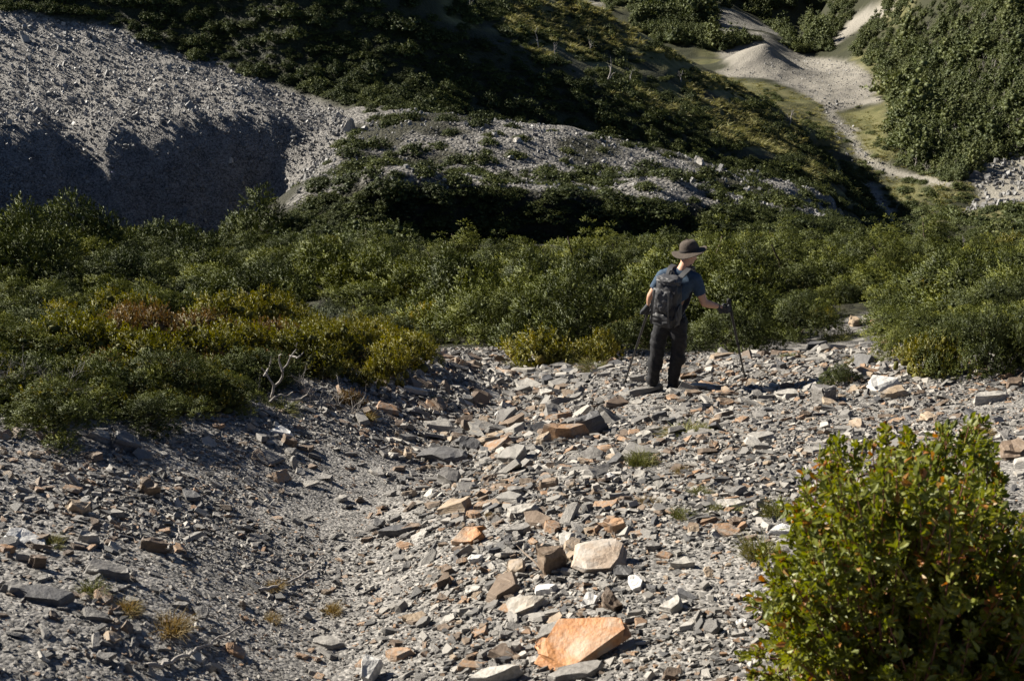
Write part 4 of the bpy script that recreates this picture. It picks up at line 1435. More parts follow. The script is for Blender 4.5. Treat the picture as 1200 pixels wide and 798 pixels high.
# ---- the shaded ridge and its sunlit shoulder
RIDGE = [(-60, -60), (-60, 10), (60, 18), (150, 30), (180, 56), (330, 98), (410, 122), (440, 128), (560, 150), (800, 196), (1000, 250), (1040, 262), (1010, 215), (900, 120), (800, 62), (700, -20), (600, -60)]
ridge_big = poly_place(2600, 128, 235, lambda yy: 3.2, lambda U, V, y: inpoly(U, V, RIDGE) & ((fbm(U / 40, V / 25, 3, 12) > -0.05) | (y < 166)))
ridge_big.sort(key=lambda q: q[1])
for i, (x, y, z, U, V, F, sp) in enumerate(ridge_big[:300]):
    s = rp_.uniform(1.2, 2.2)
    lab = near_label(('large' if s > 1.8 else 'smaller') + (' shaded ridge bush' if y < 166 or U < 440 else ' shoulder bush'), U, V, LANDMARKS_HILL)
    o = link('ridge_bush', MID[i % 5], loc=(x, y, z - 0.15), rot=(0, 0, rp_.uniform(0, 6.28)), scale=(s * 1.1, s * 1.1, s * rp_.uniform(0.8, 1.3)))
    tag(o, lab, 'bush', 'bushes of the ridge')
rest = np.array(ridge_big[300:])


def brush(name, n, u0, u1, poly, y0, y1, m_, spread, shapes_, label, cat, seed, zs=(0.7, 1.2), thin=None, extra=None):
    rs = np.random.default_rng(seed)
    P, U, V, F = land_points(n, u0, u1, poly, y0, y1, rs)
    if thin is not None:
        k = thin(P, U, V, rs)
        P = P[k]
    if extra is not None and len(extra):
        P = np.concatenate([P, extra[:, :3]])
    s = rs.lognormal(math.log(m_), spread, len(P))
    sc = np.stack([s, s, s * rs.uniform(*zs, len(P))], 1)
    rot = np.zeros((len(P), 3))
    rot[:, 2] = rs.uniform(0, 6.28, len(P))
    scatter(name, P - np.stack([0 * s, 0 * s, 0.08 * s], 1), rot, sc, rs.integers(0, len(shapes_), len(P)), shapes_, label, cat)
    return len(P)


for (nm, n_, u0_, u1_, po_, y0_, y1_, m_, sp_) in brush_later:
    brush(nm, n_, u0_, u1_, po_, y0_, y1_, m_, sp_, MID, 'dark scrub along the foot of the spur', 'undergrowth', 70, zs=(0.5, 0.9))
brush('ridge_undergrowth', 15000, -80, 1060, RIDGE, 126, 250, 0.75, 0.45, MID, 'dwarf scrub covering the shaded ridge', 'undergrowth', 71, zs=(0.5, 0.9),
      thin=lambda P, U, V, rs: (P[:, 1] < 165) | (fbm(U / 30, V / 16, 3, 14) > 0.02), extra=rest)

# ---- golden grass of the shoulder
def tuft_mesh(seed, n, mat, w=0.02, h=1.0, spread=0.6):
    rs = np.random.default_rng(seed)
    V, F = [], []
    for i in range(n):
        a = rs.uniform(0, 6.28)
        r = math.sqrt(rs.random()) * 0.5
        p = np.array([r * math.cos(a), r * math.sin(a), -0.03])
        d = np.array([math.cos(a) * r * spread * 2 + rs.normal(0, 0.25), math.sin(a) * r * spread * 2 + rs.normal(0, 0.25), 1.0])
        d /= np.linalg.norm(d)
        L_ = h * rs.uniform(0.35, 1.15) * (1.1 - r)
        sd = np.cross(d, rs.normal(0, 1, 3))
        sd *= w / np.linalg.norm(sd)
        b = len(V) * 1
        m1 = p + d * L_ * 0.55
        tip = p + d * L_ * 0.95 + (np.array([d[0], d[1], -0.45]) + rs.normal(0, 0.35, 3)) * L_ * 0.45
        V += [p - sd, p + sd, m1 + sd * 0.8, m1 - sd * 0.8, tip + sd * 0.1, tip - sd * 0.1]
        F += [(b, b + 1, b + 2, b + 3), (b + 3, b + 2, b + 4, b + 5)]
    return fast_mesh('blades', np.array(V), np.array(F), mat)


M_gold = mat_leaf('golden_grass', [(0.075, 0.08, 0.022), (0.13, 0.125, 0.038), (0.19, 0.17, 0.062), (0.24, 0.20, 0.09)], trans=0.3)
GOLD = [tuft_mesh(40 + k, 60, M_gold, w=0.05, spread=1.0) for k in range(3)]
SHOULDER = [(560, 0), (640, -10), (700, 5), (770, 45), (860, 100), (940, 160), (1000, 225), (930, 205), (850, 172), (760, 132), (660, 86), (600, 46)]
brush('grass', 9000, 540, 1010, SHOULDER, 166, 245, 1.1, 0.35, GOLD, 'golden grass on the sunlit shoulder of the ridge', 'grass', 75, zs=(0.5, 0.9),
      thin=lambda P, U, V, rs: fbm(U / 34, V / 16, 3, 24) > 0.02)

# ---- wood on the slope beyond the stream
WOOD = [(1000, 62), (1010, 30), (1070, -30), (1320, -120), (1320, 190), (1200, 182), (1150, 192), (1130, 212), (1090, 206), (1056, 192), (1050, 150), (1042, 118), (1034, 92)]
rs_w = np.random.default_rng(99)
wp_, wu, wv, wf = land_points(26000, 990, 1330, WOOD, 215, 620, rs_w)
sel = (fbm(wu / 26, wv / 16, 3, 15) > -0.36) & (rs_w.random(len(wu)) < 0.7)
wp_, wu, wv, wf = wp_[sel], wu[sel], wv[sel], wf[sel]
order = np.argsort(wp_[:, 1])
wp_, wu, wv = wp_[order], wu[order], wv[order]
pickd, kept = [], []
for i in range(len(wp_)):
    if len(kept) >= 280:
        break
    if wu[i] > 1215 or wv[i] < 0:
        continue
    if all(abs(wp_[i, 0] - a) + abs(wp_[i, 1] - b) > 2.6 for a, b in pickd):
        pickd.append((wp_[i, 0], wp_[i, 1]))
        kept.append(i)
for i in kept:
    s = rs_w.uniform(1.2, 2.1)
    k = int(rs_w.integers(len(FAR)))
    o = link('fir_tree' if k >= 4 else 'scrub_tree', FAR[k], loc=wp_[i] - np.array([0, 0, 0.2]), rot=(0, 0, rs_w.uniform(0, 6.28)), scale=(s, s, s * rs_w.uniform(0.8, 1.2)))
    tag(o, near_label(('taller' if s > 1.65 else 'shorter') + (' pointed fir' if k >= 4 else ' round tree'), wu[i], wv[i], LANDMARKS_WOOD), 'tree', 'trees of the far wood')
km = np.ones(len(wp_), bool)
km[kept] = False
rest = wp_[km]
s = rs_w.lognormal(math.log(1.35), 0.5, len(rest))
scatter('forest', rest, np.stack([0 * s, 0 * s, rs_w.uniform(0, 6.28, len(rest))], 1), np.stack([s, s, s * rs_w.uniform(0.8, 1.3, len(rest))], 1), rs_w.integers(0, len(FAR), len(rest)), FAR,
        'dense wood covering the slope beyond the stream', 'forest')
VALLEY = [(830, 84), (1010, 120), (1040, 150), (1120, 195), (1240, 235), (1260, 290), (1020, 290), (980, 190), (880, 130)]
bed_any = lambda P, U, V, rs: ~np.any([inpoly(U, V, q) for q in BEDS.values()], axis=0) & ~inpoly(U, V, TALUS) & (fbm(U / 22, V / 12, 3, 16) > np.where(V > 190, -0.25, 0.12))
brush('valley_scrub', 5200, 800, 1280, VALLEY, 150, 430, 1.1, 0.4, FAR[:4], 'low scrub on the valley floor beside the stream', 'scrub', 72, zs=(0.5, 0.9), thin=bed_any)
brush('meadow_grass', 9000, 800, 1260, VALLEY, 190, 430, 0.9, 0.35, GOLD, 'yellow green grass of the valley meadow', 'grass', 76, zs=(0.4, 0.7),
      thin=lambda P, U, V, rs: ~np.any([inpoly(U, V, q) for q in BEDS.values()], axis=0) & ~inpoly(U, V, TALUS) & (fbm(U / 12, V / 8, 3, 27) > -0.15))
HEADS = [(690, 10), (700, -60), (1010, -60), (1000, 20), (975, 60), (930, 62), (840, 60), (760, 48)]
brush('hill_scrub', 14000, 680, 1010, HEADS, 430, 850, 1.9, 0.5, FAR, 'dark scrub on the hills at the valley head', 'scrub', 73,
      thin=lambda P, U, V, rs: (fbm(U / 26, V / 16, 3, 18) > -0.2) & ~np.any([inpoly(U, V, q) for q in BEDS.values()], axis=0))

# ---- bleached snags on ridge and far slope
SNAG = []
for k in range(4):
    rs = np.random.default_rng(600 + k)
    V, F = merge(branchwork(rs, 1.0, 0.035, 2, (0, 0, 0), (rs.normal(0, 0.1), rs.normal(0, 0.1), 1), 0.2, (3, 6), 6, 0.15, 0.42))
    SNAG.append(fast_mesh('snag', V, F, M_bleach, smooth=True))
for k, (u, v, hp, lab) in enumerate([
        (631, 56, 16, 'bleached dead tree standing alone on the grassy shoulder'), (650, 64, 12, 'short grey snag right of the lone bleached tree'),
        (692, 62, 14, 'thin pale snag on the crest of the shoulder'), (712, 98, 22, 'white forked snag at the edge of the shadow'), (738, 100, 14, 'small white snag right of the forked snag'),
        (925, 148, 18, 'white trunk standing above the valley meadow'), (798, 96, 12, 'pale snag near the end of the shoulder'), (552, 14, 14, 'pale snag at the picture top on the ridge'),
        (1155, 165, 10, 'white stump near the boulder field'), (1100, 132, 10, 'white snag in the middle of the far wood'), (1118, 106, 11, 'pale snag in the far wood above the meadow'),
        (1170, 90, 10, 'pale snag high in the far wood'), (1075, 148, 10, 'pale snag at the wood edge beside the meadow'), (1145, 60, 9, 'pale snag in the upper far wood'), (1128, 300, 22, 'grey dead stem in the belt at the right')]):
    P = hit(u, v)
    f = float(project(P[None])[2][0])
    s = hp / FPX * f * 1.1
    o = link('dead_tree', SNAG[k % 4], loc=P, rot=(0, 0, k), scale=(s * 1.5, s * 1.5, s))
    tag(o, lab, 'dead tree', 'bleached dead trees')
# pale snags scattered through the wood
rs = np.random.default_rng(610)
P, U, V, F = land_points(1100, 1040, 1260, WOOD, 225, 420, rs)
s = rs.uniform(1.6, 3.4, len(P))
scatter('dead_wood', P, np.stack([rs.normal(0, 0.15, len(P)), rs.normal(0, 0.15, len(P)), rs.uniform(0, 6.28, len(P))], 1), np.stack([s * 1.4, s * 1.4, s], 1), rs.integers(0, 4, len(P)), SNAG,
        'thin bleached trunks scattered through the far wood', 'dead wood')
# ---- single boulders on the hills
for k, (u, v, wp, th, m, lab) in enumerate([
        (411, 152, 20, 0.8, M_pale, 'pale boulder perched at the top of the gravel tongue'), (606, 165, 18, 0.25, M_pale, 'whitish rock lying on the open gravel of the spur'),
        (820, 192, 16, 0.5, M_grey, 'rounded bluish boulder below the shaded ridge'), (271, 190, 9, 0.7, M_pale, 'small pale boulder in the shaded bank')]):
    P = hit(u, v)
    f = float(project(P[None])[2][0])
    w_ = wp / FPX * f
    o = link('boulder', rock_mesh('boulder', 820 + k, w_, w_ * 0.8, w_ * th, m, n=11, taper=0.45, layers=4), loc=P - np.array([0, 0, 0.22 * w_ * th]), rot=(0.15, 0.1, k))
    tag(o, lab, 'boulder')
# ------------------------------------------------------------------ bleached dead branches at the scree edge
def dead_shrub(u, v, wpx, seed, lab, n=9, up=0.5, flat=0.35):
    P = hit(u, v)
    f = float(project(P[None])[2][0])
    w_ = wpx / FPX * f
    o = link('dead_shrub', None, loc=(P[0], P[1], P[2] - 0.02))
    tag(o, lab, 'dead shrub', 'bleached dead shrubs')
    rs = np.random.default_rng(seed)
    for k in range(n):
        a = rs.uniform(0, 6.28)
        d = (math.cos(a) * 0.9, math.sin(a) * flat, rs.uniform(0.25, 1.0) * up * 2)
        x0 = rs.uniform(-0.42, 0.42) * w_
        parts_ = branchwork(rs, w_ * rs.uniform(0.18, 0.38), w_ * 0.007, 2, (x0, rs.uniform(-0.1, 0.1) * w_, gz(P[0] + x0, P[1]) - P[2]), d, 0.5, (2, 5), 6, 0.12, 0.6)
        V, F = merge(parts_)
        link('branch', fast_mesh('branch', V, F, M_bleach, smooth=True), o)


dead_shrub(52, 474, 150, 31, 'grey thicket of bare branches at the left edge of the heath', n=40, up=2.0, flat=0.5)
dead_shrub(300, 478, 90, 34, 'low tangle of bleached branches left of the antler-shaped one', n=8, up=0.35)
dead_shrub(378, 476, 110, 33, 'low row of curled bleached branches beside the reddish bush', n=14, up=0.5)
dead_shrub(800, 395, 40, 36, 'small grey tangle of twigs in the bushes by the hiker', n=6, up=0.8)
dead_shrub(705, 400, 70, 37, 'grey patch of bare twigs above the low olive bushes', n=14, up=0.7)
# the antler-shaped one
P = hit(322, 474)
f = float(project(P[None])[2][0])
m_ = f / FPX
o = link('dead_shrub', None, loc=(P[0], P[1], P[2] - 0.02))
tag(o, 'antler-shaped bleached branch standing up from the scree edge', 'dead shrub', 'bleached dead shrubs')
rs = np.random.default_rng(38)
for ptsx in ([(0, 0), (-4, 12), (2, 26), (-8, 38), (-12, 46)], [(2, 24), (10, 34), (14, 46), (24, 58), (30, 68), (32, 74)], [(14, 46), (12, 58), (16, 66)], [(-8, 38), (-2, 48), (0, 58)],
             [(24, 58), (34, 60), (40, 66)], [(-4, 10), (8, 14), (16, 12), (24, 20)], [(0, 4), (-16, 8), (-26, 16), (-30, 28)], [(16, 12), (30, 8), (40, 14), (44, 24)]):
    pp = [(a * m_, rs.normal(0, 0.03), b * m_ * 1.08) for a, b in ptsx]
    pp = [tuple(np.array(pp[i]) * (1 - t) + np.array(pp[i + 1]) * t + rs.normal(0, 0.006, 3)) for i in range(len(pp) - 1) for t in (0, 0.5)] + [pp[-1]]
    V, F = tube(pp, np.linspace(0.015, 0.004, len(pp)) * (1.0 if ptsx[0] == (0, 0) else 0.7), 6)
    link('branch', fast_mesh('branch', V, F, M_bleach, smooth=True), o)

# sticks lying on the gravel
for k, (uv, lab) in enumerate([([(172, 786), (190, 784), (205, 778), (222, 772), (235, 764), (250, 756), (282, 740)], 'long curved grey stick lying at the picture bottom'),
                               ([(197, 654), (206, 646), (211, 634), (212, 624)], 'thin pale twig arching over a brownish stone'),
                               ([(305, 696), (330, 690), (352, 680), (366, 670), (378, 656)], 'thin bent grey twig at the edge of the path'),
                               ([(1060, 786), (1000, 778), (940, 772), (868, 764)], 'thin brown twig creeping out from the leafy bush')]):
    P = np.array([hit(a, b) for a, b in uv])
    P[:, 2] += 0.022 + (0.03 if k == 1 else 0)
    t = np.linspace(0, len(P) - 1, 24)
    Q = np.stack([np.interp(t, np.arange(len(P)), P[:, i]) for i in range(3)], 1)
    Q += np.random.default_rng(50 + k).normal(0, 0.004, Q.shape)
    c = Q[0].copy()
    V, F = tube(Q - c, np.linspace(0.009, 0.004, 24) if k != 1 else np.linspace(0.005, 0.002, 24), 6)
    o = link('stick', fast_mesh('stick', V, F, M_bleach if k != 3 else M_wood, smooth=True), loc=c)
    tag(o, lab, 'stick', 'sticks on the gravel')


# ------------------------------------------------------------------ grass tufts
TG = [tuft_mesh(1, 420, M_grass, w=0.013), tuft_mesh(2, 420, M_grass, w=0.013, spread=1.0)]
TD = [tuft_mesh(3, 420, M_dry, w=0.013, spread=0.8)]
for k, (u, v, wp, hw, shp, lab) in enumerate([
        (752, 545, 34, 1.1, TG, 'bright green grass tuft beside the path bend'), (805, 510, 50, 0.3, TG, 'flat strip of grass next to the small tan cube'),
        (826, 508, 26, 0.4, TG, 'short grass at the end of the flat grass strip'), (62, 640, 26, 0.6, TG, 'small grass tuft between pale slab and pale chunk'),
        (108, 696, 34, 0.55, TG, 'grass tuft below the broad grey slab'), (150, 716, 30, 0.7, TD, 'dry grass tuft trailing downhill from the broad grey slab'),
        (200, 738, 46, 0.75, TD, 'brown grass clump over a dark hollow at the bottom left'), (320, 690, 26, 0.6, TD, 'small dry tuft in gravel by the thin bent twig'),
        (388, 718, 24, 0.8, TD, 'dry tuft with a dark foot at the left of the path'), (318, 728, 20, 0.6, TD, 'tiny orange dry tuft near the orange flat stone'),
        (912, 606, 40, 0.8, TG, 'long bright grass tuft above the white slab'), (890, 652, 46, 0.9, TG, 'green grass tuft between white slab and leafy bush'),
        (800, 606, 28, 0.7, TG, 'mossy tuft on gravel beside the pointed shard'), (760, 590, 24, 0.6, TD, 'faded tuft in the grey gravel left of the mossy tuft'),
        (850, 600, 34, 0.35, TG, 'low green mat along a pale slab'), (820, 580, 24, 0.4, TG, 'tiny green mat above the mossy tuft'),
        (800, 555, 18, 0.5, TD, 'dry sprig on gravel right of the bright tuft'), (700, 434, 40, 0.25, TG, 'yellow green moss strip at the scree edge left of the hiker'),
        (625, 432, 50, 0.22, TG, 'yellow green moss along the top of the path'), (505, 470, 26, 0.3, TG, 'pale moss patch in the upper path'),
        (925, 420, 22, 0.35, TG, 'short grass at the foot of the wide juniper'), (1010, 428, 30, 0.3, TG, 'grass patch left of the red-leaved bush'),
        (270, 480, 40, 0.35, TG, 'bright grass under the bleached branches'), (330, 480, 36, 0.35, TG, 'bright grass at the foot of the antler-shaped branch'),
        (575, 606, 14, 0.6, TD, 'tiny dry sprig among the rubble'), (428, 492, 22, 0.9, TD, 'dark dry tuft right of the bleached branches'),
        (1150, 510, 24, 0.8, TD, 'dry sprig behind the top of the leafy bush'), (980, 400, 30, 0.3, TG, 'grass strip beside the gap')]):
    P = hit(u, v)
    f = float(project(P[None])[2][0])
    s = wp / FPX * f * 0.82
    o = link('grass_tuft', None, loc=P, rot=(R(-10), 0, k), scale=(s, s, s * hw))
    tag(o, lab, 'grass', 'grass tufts on the scree')
    link('blades', shp[k % len(shp)], o)

# ------------------------------------------------------------------ leafy bush in front
BU = hit(1085, 800)
bush = link('leafy_bush', None, loc=(BU[0], BU[1], BU[2]))
tag(bush, 'leafy green bush with orange and red leaf tips in the near right corner', 'bush')
rs = np.random.default_rng(77)


def leaf_shape(l=1.0, w=0.46):
    """obovate leaf folded along its midrib, tip bent; +y is its length"""
    V = [(0, 0, 0), (-w * 0.35, 0.35 * l, 0.05), (0, 0.4 * l, -0.03), (w * 0.35, 0.35 * l, 0.05), (-w * 0.5, 0.7 * l, 0.06), (0, 0.72 * l, -0.02), (w * 0.5, 0.7 * l, 0.06), (0, l, -0.06)]
    F = [(0, 2, 1, 0), (0, 3, 2, 0), (1, 2, 5, 4), (2, 3, 6, 5), (4, 5, 7, 4), (5, 6, 7, 5)]
    return np.array(V), F


LV, LF = leaf_shape()
leaf_faces = [tuple(dict.fromkeys(f)) for f in LF]


def leaf_mesh(mat):
    me = bpy.data.meshes.new('leaf')
    me.from_pydata([tuple(v) for v in LV], [], leaf_faces)
    me.materials.append(mat)
    return me


LEAFG, LEAFR = leaf_mesh(M_berb), leaf_mesh(M_berb_red)
# shoots: (tip u, tip v, tip depth y) fan from the base; picture outline of the bush guides the tips
tips = []
outline = [(878, 760), (886, 700), (900, 640), (925, 590), (945, 560), (955, 530), (985, 512), (1010, 520), (1035, 505), (1065, 510), (1090, 520), (1112, 505), (1130, 498), (1148, 492), (1160, 515), (1172, 560),
           (1180, 600), (1210, 590), (1230, 640)]
for (u, v) in outline:
    for _ in range(4 if v < 530 else 2):
        tips.append((u + rs.normal(0, 7), v + abs(rs.normal(0, 9)), BU[1] + rs.uniform(0.0, 0.35)))
while len(tips) < 760:
    u, v = rs.uniform(880, 1290), rs.uniform(515, 880)
    top = np.interp(u, [880, 900, 945, 985, 1060, 1130, 1150, 1185, 1300], [730, 640, 560, 525, 520, 515, 505, 590, 600])
    if v < top + 4:
        continue
    tips.append((u, v, BU[1] + rs.uniform(-0.55, 0.5)))
shoots, leaves = [], []
for (u, v, yy) in tips:
    T = at(u, v, yy) - BU
    low = gz(at(u, v, yy)[0], yy) - BU[2]
    if T[2] < low + 0.05:
        T[2] = low + rs.uniform(0.05, 0.2)
    root = np.array([T[0] * 0.45 + rs.normal(0, 0.08), T[1] * 0.45 + rs.normal(0, 0.08), 0])
    root[2] = gz(root[0] + BU[0], root[1] + BU[1]) - BU[2]
    mid = (root + T) / 2 + rs.normal(0, 0.05, 3) + np.array([0, 0, 0.04])
    t = np.linspace(0, 1, 12)[:, None]
    Q = (1 - t) ** 2 * root + 2 * t * (1 - t) * mid + t * t * T
    shoots.append(tube(Q, np.linspace(0.0045, 0.0014, 12), 4))
    L_len = np.linalg.norm(T - root)
    for i in range(int(7 + 24 * L_len)):          # whorls of leaves along the shoot, the last at its tip
        q = 1.0 if i == 0 else rs.uniform(0.25, 1.0) ** 0.75
        p = (1 - q) ** 2 * root + 2 * q * (1 - q) * mid + q * q * T
        ax = (T - mid) * q + (mid - root) * (1 - q)
        ax = ax / np.linalg.norm(ax) + rs.normal(0, 0.35, 3)
        tip_c = rs.random()
        for _ in range(int(rs.integers(3, 7))):
            leaves.append((p + rs.normal(0, 0.006, 3), q, ax, tip_c))
V, F = merge(shoots)
link('twigs', fast_mesh('twigs', V, F, M_redtwig, smooth=True), bush)['kind'] = 'stuff'
n = len(leaves)
P = np.array([l[0] for l in leaves])
q = np.array([l[1] for l in leaves])
dirs = np.array([l[2] for l in leaves])
dirs = dirs / np.linalg.norm(dirs, axis=1)[:, None] * 0.75 + rs.normal(0, 0.6, (n, 3))
Mx = orient(dirs, rs)                       # columns x, y, n ; leaf length along n
Mx = np.stack([Mx[..., 0], Mx[..., 2], Mx[..., 1]], -1)
ls = 0.0255 * rs.uniform(0.5, 1.5, n)
LW = np.einsum('nij,kj->nki', Mx, LV) * ls[:, None, None] + P[:, None, :]
tc_ = np.array([l[3] for l in leaves])
red = rs.random(n) < np.where(tc_ < 0.14, 0.5, 0.02) * np.where(q > 0.6, 1, 0.3)
U_, V_, F_ = project(P + BU)
front = np.argsort(-(ls / F_) * ((U_ < 1200) & (V_ < 798)))[:300]
is_part = np.zeros(n, bool)
is_part[front] = True
for name, m_sel, mat in (('foliage', ~is_part & ~red, M_berb), ('coloured_foliage', ~is_part & red, M_berb_red)):
    W = LW[m_sel]
    k = len(W)
    me = bpy.data.meshes.new(name)
    base = (np.arange(k) * 8)
    tri = [(0, 2, 1), (0, 3, 2), (1, 2, 5), (1, 5, 4), (2, 3, 6), (2, 6, 5), (4, 5, 7), (5, 6, 7)]
    FF = (np.array(tri)[None] + base[:, None, None]).reshape(-1, 3)
    o = link(name, fast_mesh(name, W.reshape(-1, 3), FF, mat), bush)
    o['kind'] = 'stuff'
for i in front:
    o = link('leaf', LEAFR if red[i] else LEAFG, bush)
    m4 = Matrix([[*(Mx[i, r] * ls[i]), P[i, r]] for r in range(3)] + [[0, 0, 0, 1]])
    o.matrix_local = m4
print('bush leaves', n)
# ------------------------------------------------------------------ the hiker
M_skin = mat_plain('skin', (0.46, 0.26, 0.17), rough=0.55, spec=0.35, bscale=20, var=0.10)
M_shirt = mat_plain('blue_jersey', (0.026, 0.048, 0.080), rough=0.85, bump=0.25, bscale=35, var=0.2)
M_trou = mat_plain('black_trousers', (0.011, 0.011, 0.013), rough=0.8, bump=0.3, bscale=30, var=0.3)
M_boot = mat_plain('black_boot', (0.016, 0.015, 0.014), rough=0.6, bump=0.3, bscale=60)
M_sole = mat_plain('boot_sole', (0.035, 0.032, 0.03), rough=0.9)
M_glove = mat_plain('grey_glove', (0.03, 0.032, 0.036), rough=0.8)
M_hat = mat_plain('brown_felt_hat', (0.055, 0.043, 0.033), rough=0.9, bump=0.3, bscale=50, var=0.25)
M_band = mat_plain('hat_band', (0.025, 0.02, 0.017), rough=0.8)
M_pack = mat_plain('black_pack_cloth', (0.018, 0.018, 0.020), rough=0.6, spec=0.4, bump=0.3, bscale=18, var=0.12)
M_pack2 = mat_plain('grey_pack_cloth', (0.045, 0.045, 0.048), rough=0.6, spec=0.4, bump=0.3, bscale=18, var=0.1)
M_hair = mat_plain('dark_hair', (0.012, 0.010, 0.009), rough=0.6)
M_eye = mat_plain('eye', (0.03, 0.02, 0.015), rough=0.2)
M_pole = mat_plain('black_aluminium', (0.012, 0.012, 0.014), rough=0.4, spec=0.5)
M_foam = mat_plain('foam_grip', (0.02, 0.02, 0.02), rough=0.9)

PB = hit(777, 459)
PF_ = float(project(PB[None])[2][0])
KS = PF_ / FPX * 107.0
person = link('person', None, loc=tuple(PB))
tag(person, 'hiker in blue t-shirt, black trousers and brown brimmed hat walking downhill with two poles', 'person')


def capsule(p0, r0, p1, r1, sides=14):
    p0, p1 = np.array(p0, float), np.array(p1, float)
    d = p1 - p0
    L_ = np.linalg.norm(d)
    d /= max(L_, 1e-9)
    ps, rr = [], []
    for a in (-1.5, -1.1, -0.6, 0.0):
        ps.append(p0 + d * r0 * math.sin(a))
        rr.append(max(r0 * math.cos(a), 1e-4))
    for a in (0.0, 0.6, 1.1, 1.5):
        ps.append(p1 + d * r1 * math.sin(a) + d * 1e-5)
        rr.append(max(r1 * math.cos(a), 1e-4))
    ps = np.array(ps)
    ref = np.array([0.2, 0.9, 0.4]) if abs(d[1]) < 0.8 else np.array([0.9, 0.1, 0.4])
    x = np.cross(d, ref)
    x /= np.linalg.norm(x)
    y = np.cross(d, x)
    an = np.arange(sides) * 2 * math.pi / sides
    V = (ps[:, None, :] + np.array(rr)[:, None, None] * (np.cos(an)[None, :, None] * x + np.sin(an)[None, :, None] * y)).reshape(-1, 3)
    n = len(ps)
    F = [(i * sides + j, i * sides + (j + 1) % sides, (i + 1) * sides + (j + 1) % sides, (i + 1) * sides + j) for i in range(n - 1) for j in range(sides)]
    c0, c1 = len(V), len(V) + 1
    V = np.concatenate([V, ps[:1], ps[-1:]])
    F += [(c0, (j + 1) % sides, j) for j in range(sides)]
    F += [(c1, (n - 1) * sides + j, (n - 1) * sides + (j + 1) % sides) for j in range(sides)]
    return V, F


def ellipsoid(c, r, M3=None, sides=20, rings=12):
    V, F = [], []
    for i in range(rings + 1):
        t = math.pi * i / rings
        for j in range(sides):
            a = 2 * math.pi * j / sides
            V.append((r[0] * math.sin(t) * math.cos(a), r[1] * math.sin(t) * math.sin(a), r[2] * math.cos(t)))
    F = [(i * sides + j, (i + 1) * sides + j, (i + 1) * sides + (j + 1) % sides, i * sides + (j + 1) % sides) for i in range(rings) for j in range(sides)]
    V = np.array(V)
    if M3 is not None:
        V = V @ np.array(M3).T
    return V + np.array(c), F


def fuse(name, shapes_, voxel, smooth, mat, parent, wrinkle=0.0, seed=3, cut=None):
    """one continuous skin round a set of overlapping volumes"""
    V, F, off = [], [], 0
    for v, f in shapes_:
        V.append(v)
        F += [tuple(i + off for i in q) for q in f]
        off += len(v)
    me = bpy.data.meshes.new(name)
    me.from_pydata([tuple(v) for v in np.concatenate(V)], [], F)
    t = bpy.data.objects.new(name + '_tmp', me)
    COL.objects.link(t)
    m = t.modifiers.new('r', 'REMESH')
    m.mode = 'VOXEL'
    m.voxel_size = voxel
    if smooth:
        s = t.modifiers.new('s', 'SMOOTH')
        s.iterations = smooth
        s.factor = 0.5
    dg = bpy.context.evaluated_depsgraph_get()
    out = bpy.data.meshes.new_from_object(t.evaluated_get(dg))
    bpy.data.objects.remove(t)
    n = len(out.vertices)
    co = np.empty(n * 3, np.float32)
    out.vertices.foreach_get('co', co)
    co = co.reshape(-1, 3).astype(float)
    if wrinkle:
        nr_ = np.empty(n * 3, np.float32)
        out.vertices.foreach_get('normal', nr_)
        w_ = fbm(co[:, 0] * 9 + co[:, 1] * 5, co[:, 2] * 12 + co[:, 0] * 9, 3, seed)
        co += nr_.reshape(-1, 3) * (w_ * wrinkle)[:, None]
    out.vertices.foreach_set('co', np.ascontiguousarray(co, np.float32).ravel())
    if cut is not None:
        bm = bmesh.new()
        bm.from_mesh(out)
        for (pc, no) in cut:
            bmesh.ops.bisect_plane(bm, geom=bm.verts[:] + bm.edges[:] + bm.faces[:], plane_co=pc, plane_no=no, clear_outer=True)
        bm.to_mesh(out)
        bm.free()
    out.materials.clear()
    out.materials.append(mat)
    out.polygons.foreach_set('use_smooth', np.ones(len(out.polygons), bool))
    out.name = name
    return link(name, out, parent)


def J(*p):
    return np.array(p, float) * KS


FACE = R(35)
fwd = np.array([math.sin(FACE), math.cos(FACE), 0])
rgt = np.array([math.cos(FACE), -math.sin(FACE), 0])
pelvis, spine, chest, nb_, neck = J(.04, 0, .87), J(.05, 0.0, 1.02), J(.085, .02, 1.2), J(.12, .025, 1.37), J(.15, .035, 1.45)
ls_, le_ = J(-.065, .085, 1.31), J(-.175, .12, 1.07)
rs_j, re_ = J(.255, -.065, 1.325), J(.355, -.10, 1.07)
lh_, lk_, la_ = J(-.03, .05, .83), J(-.085, .05, .47), J(-.115, .04, .10)
rh_, rk_, ra_ = J(.105, -.045, .83), J(.135, -.03, .47), J(.105, 0.0, .11)
yb = PB[1]
rhand = at(852, 361.5, yb - 0.05 * KS) - PB
rtop = at(854.2, 353, yb - 0.05 * KS) - PB
rtip = hit(873.7, 446) - PB
lhand = at(759.5, 364, yb + 0.26 * KS) - PB
ltop = at(762, 357, yb + 0.26 * KS) - PB
ltip = hit(731, 451.6) - PB


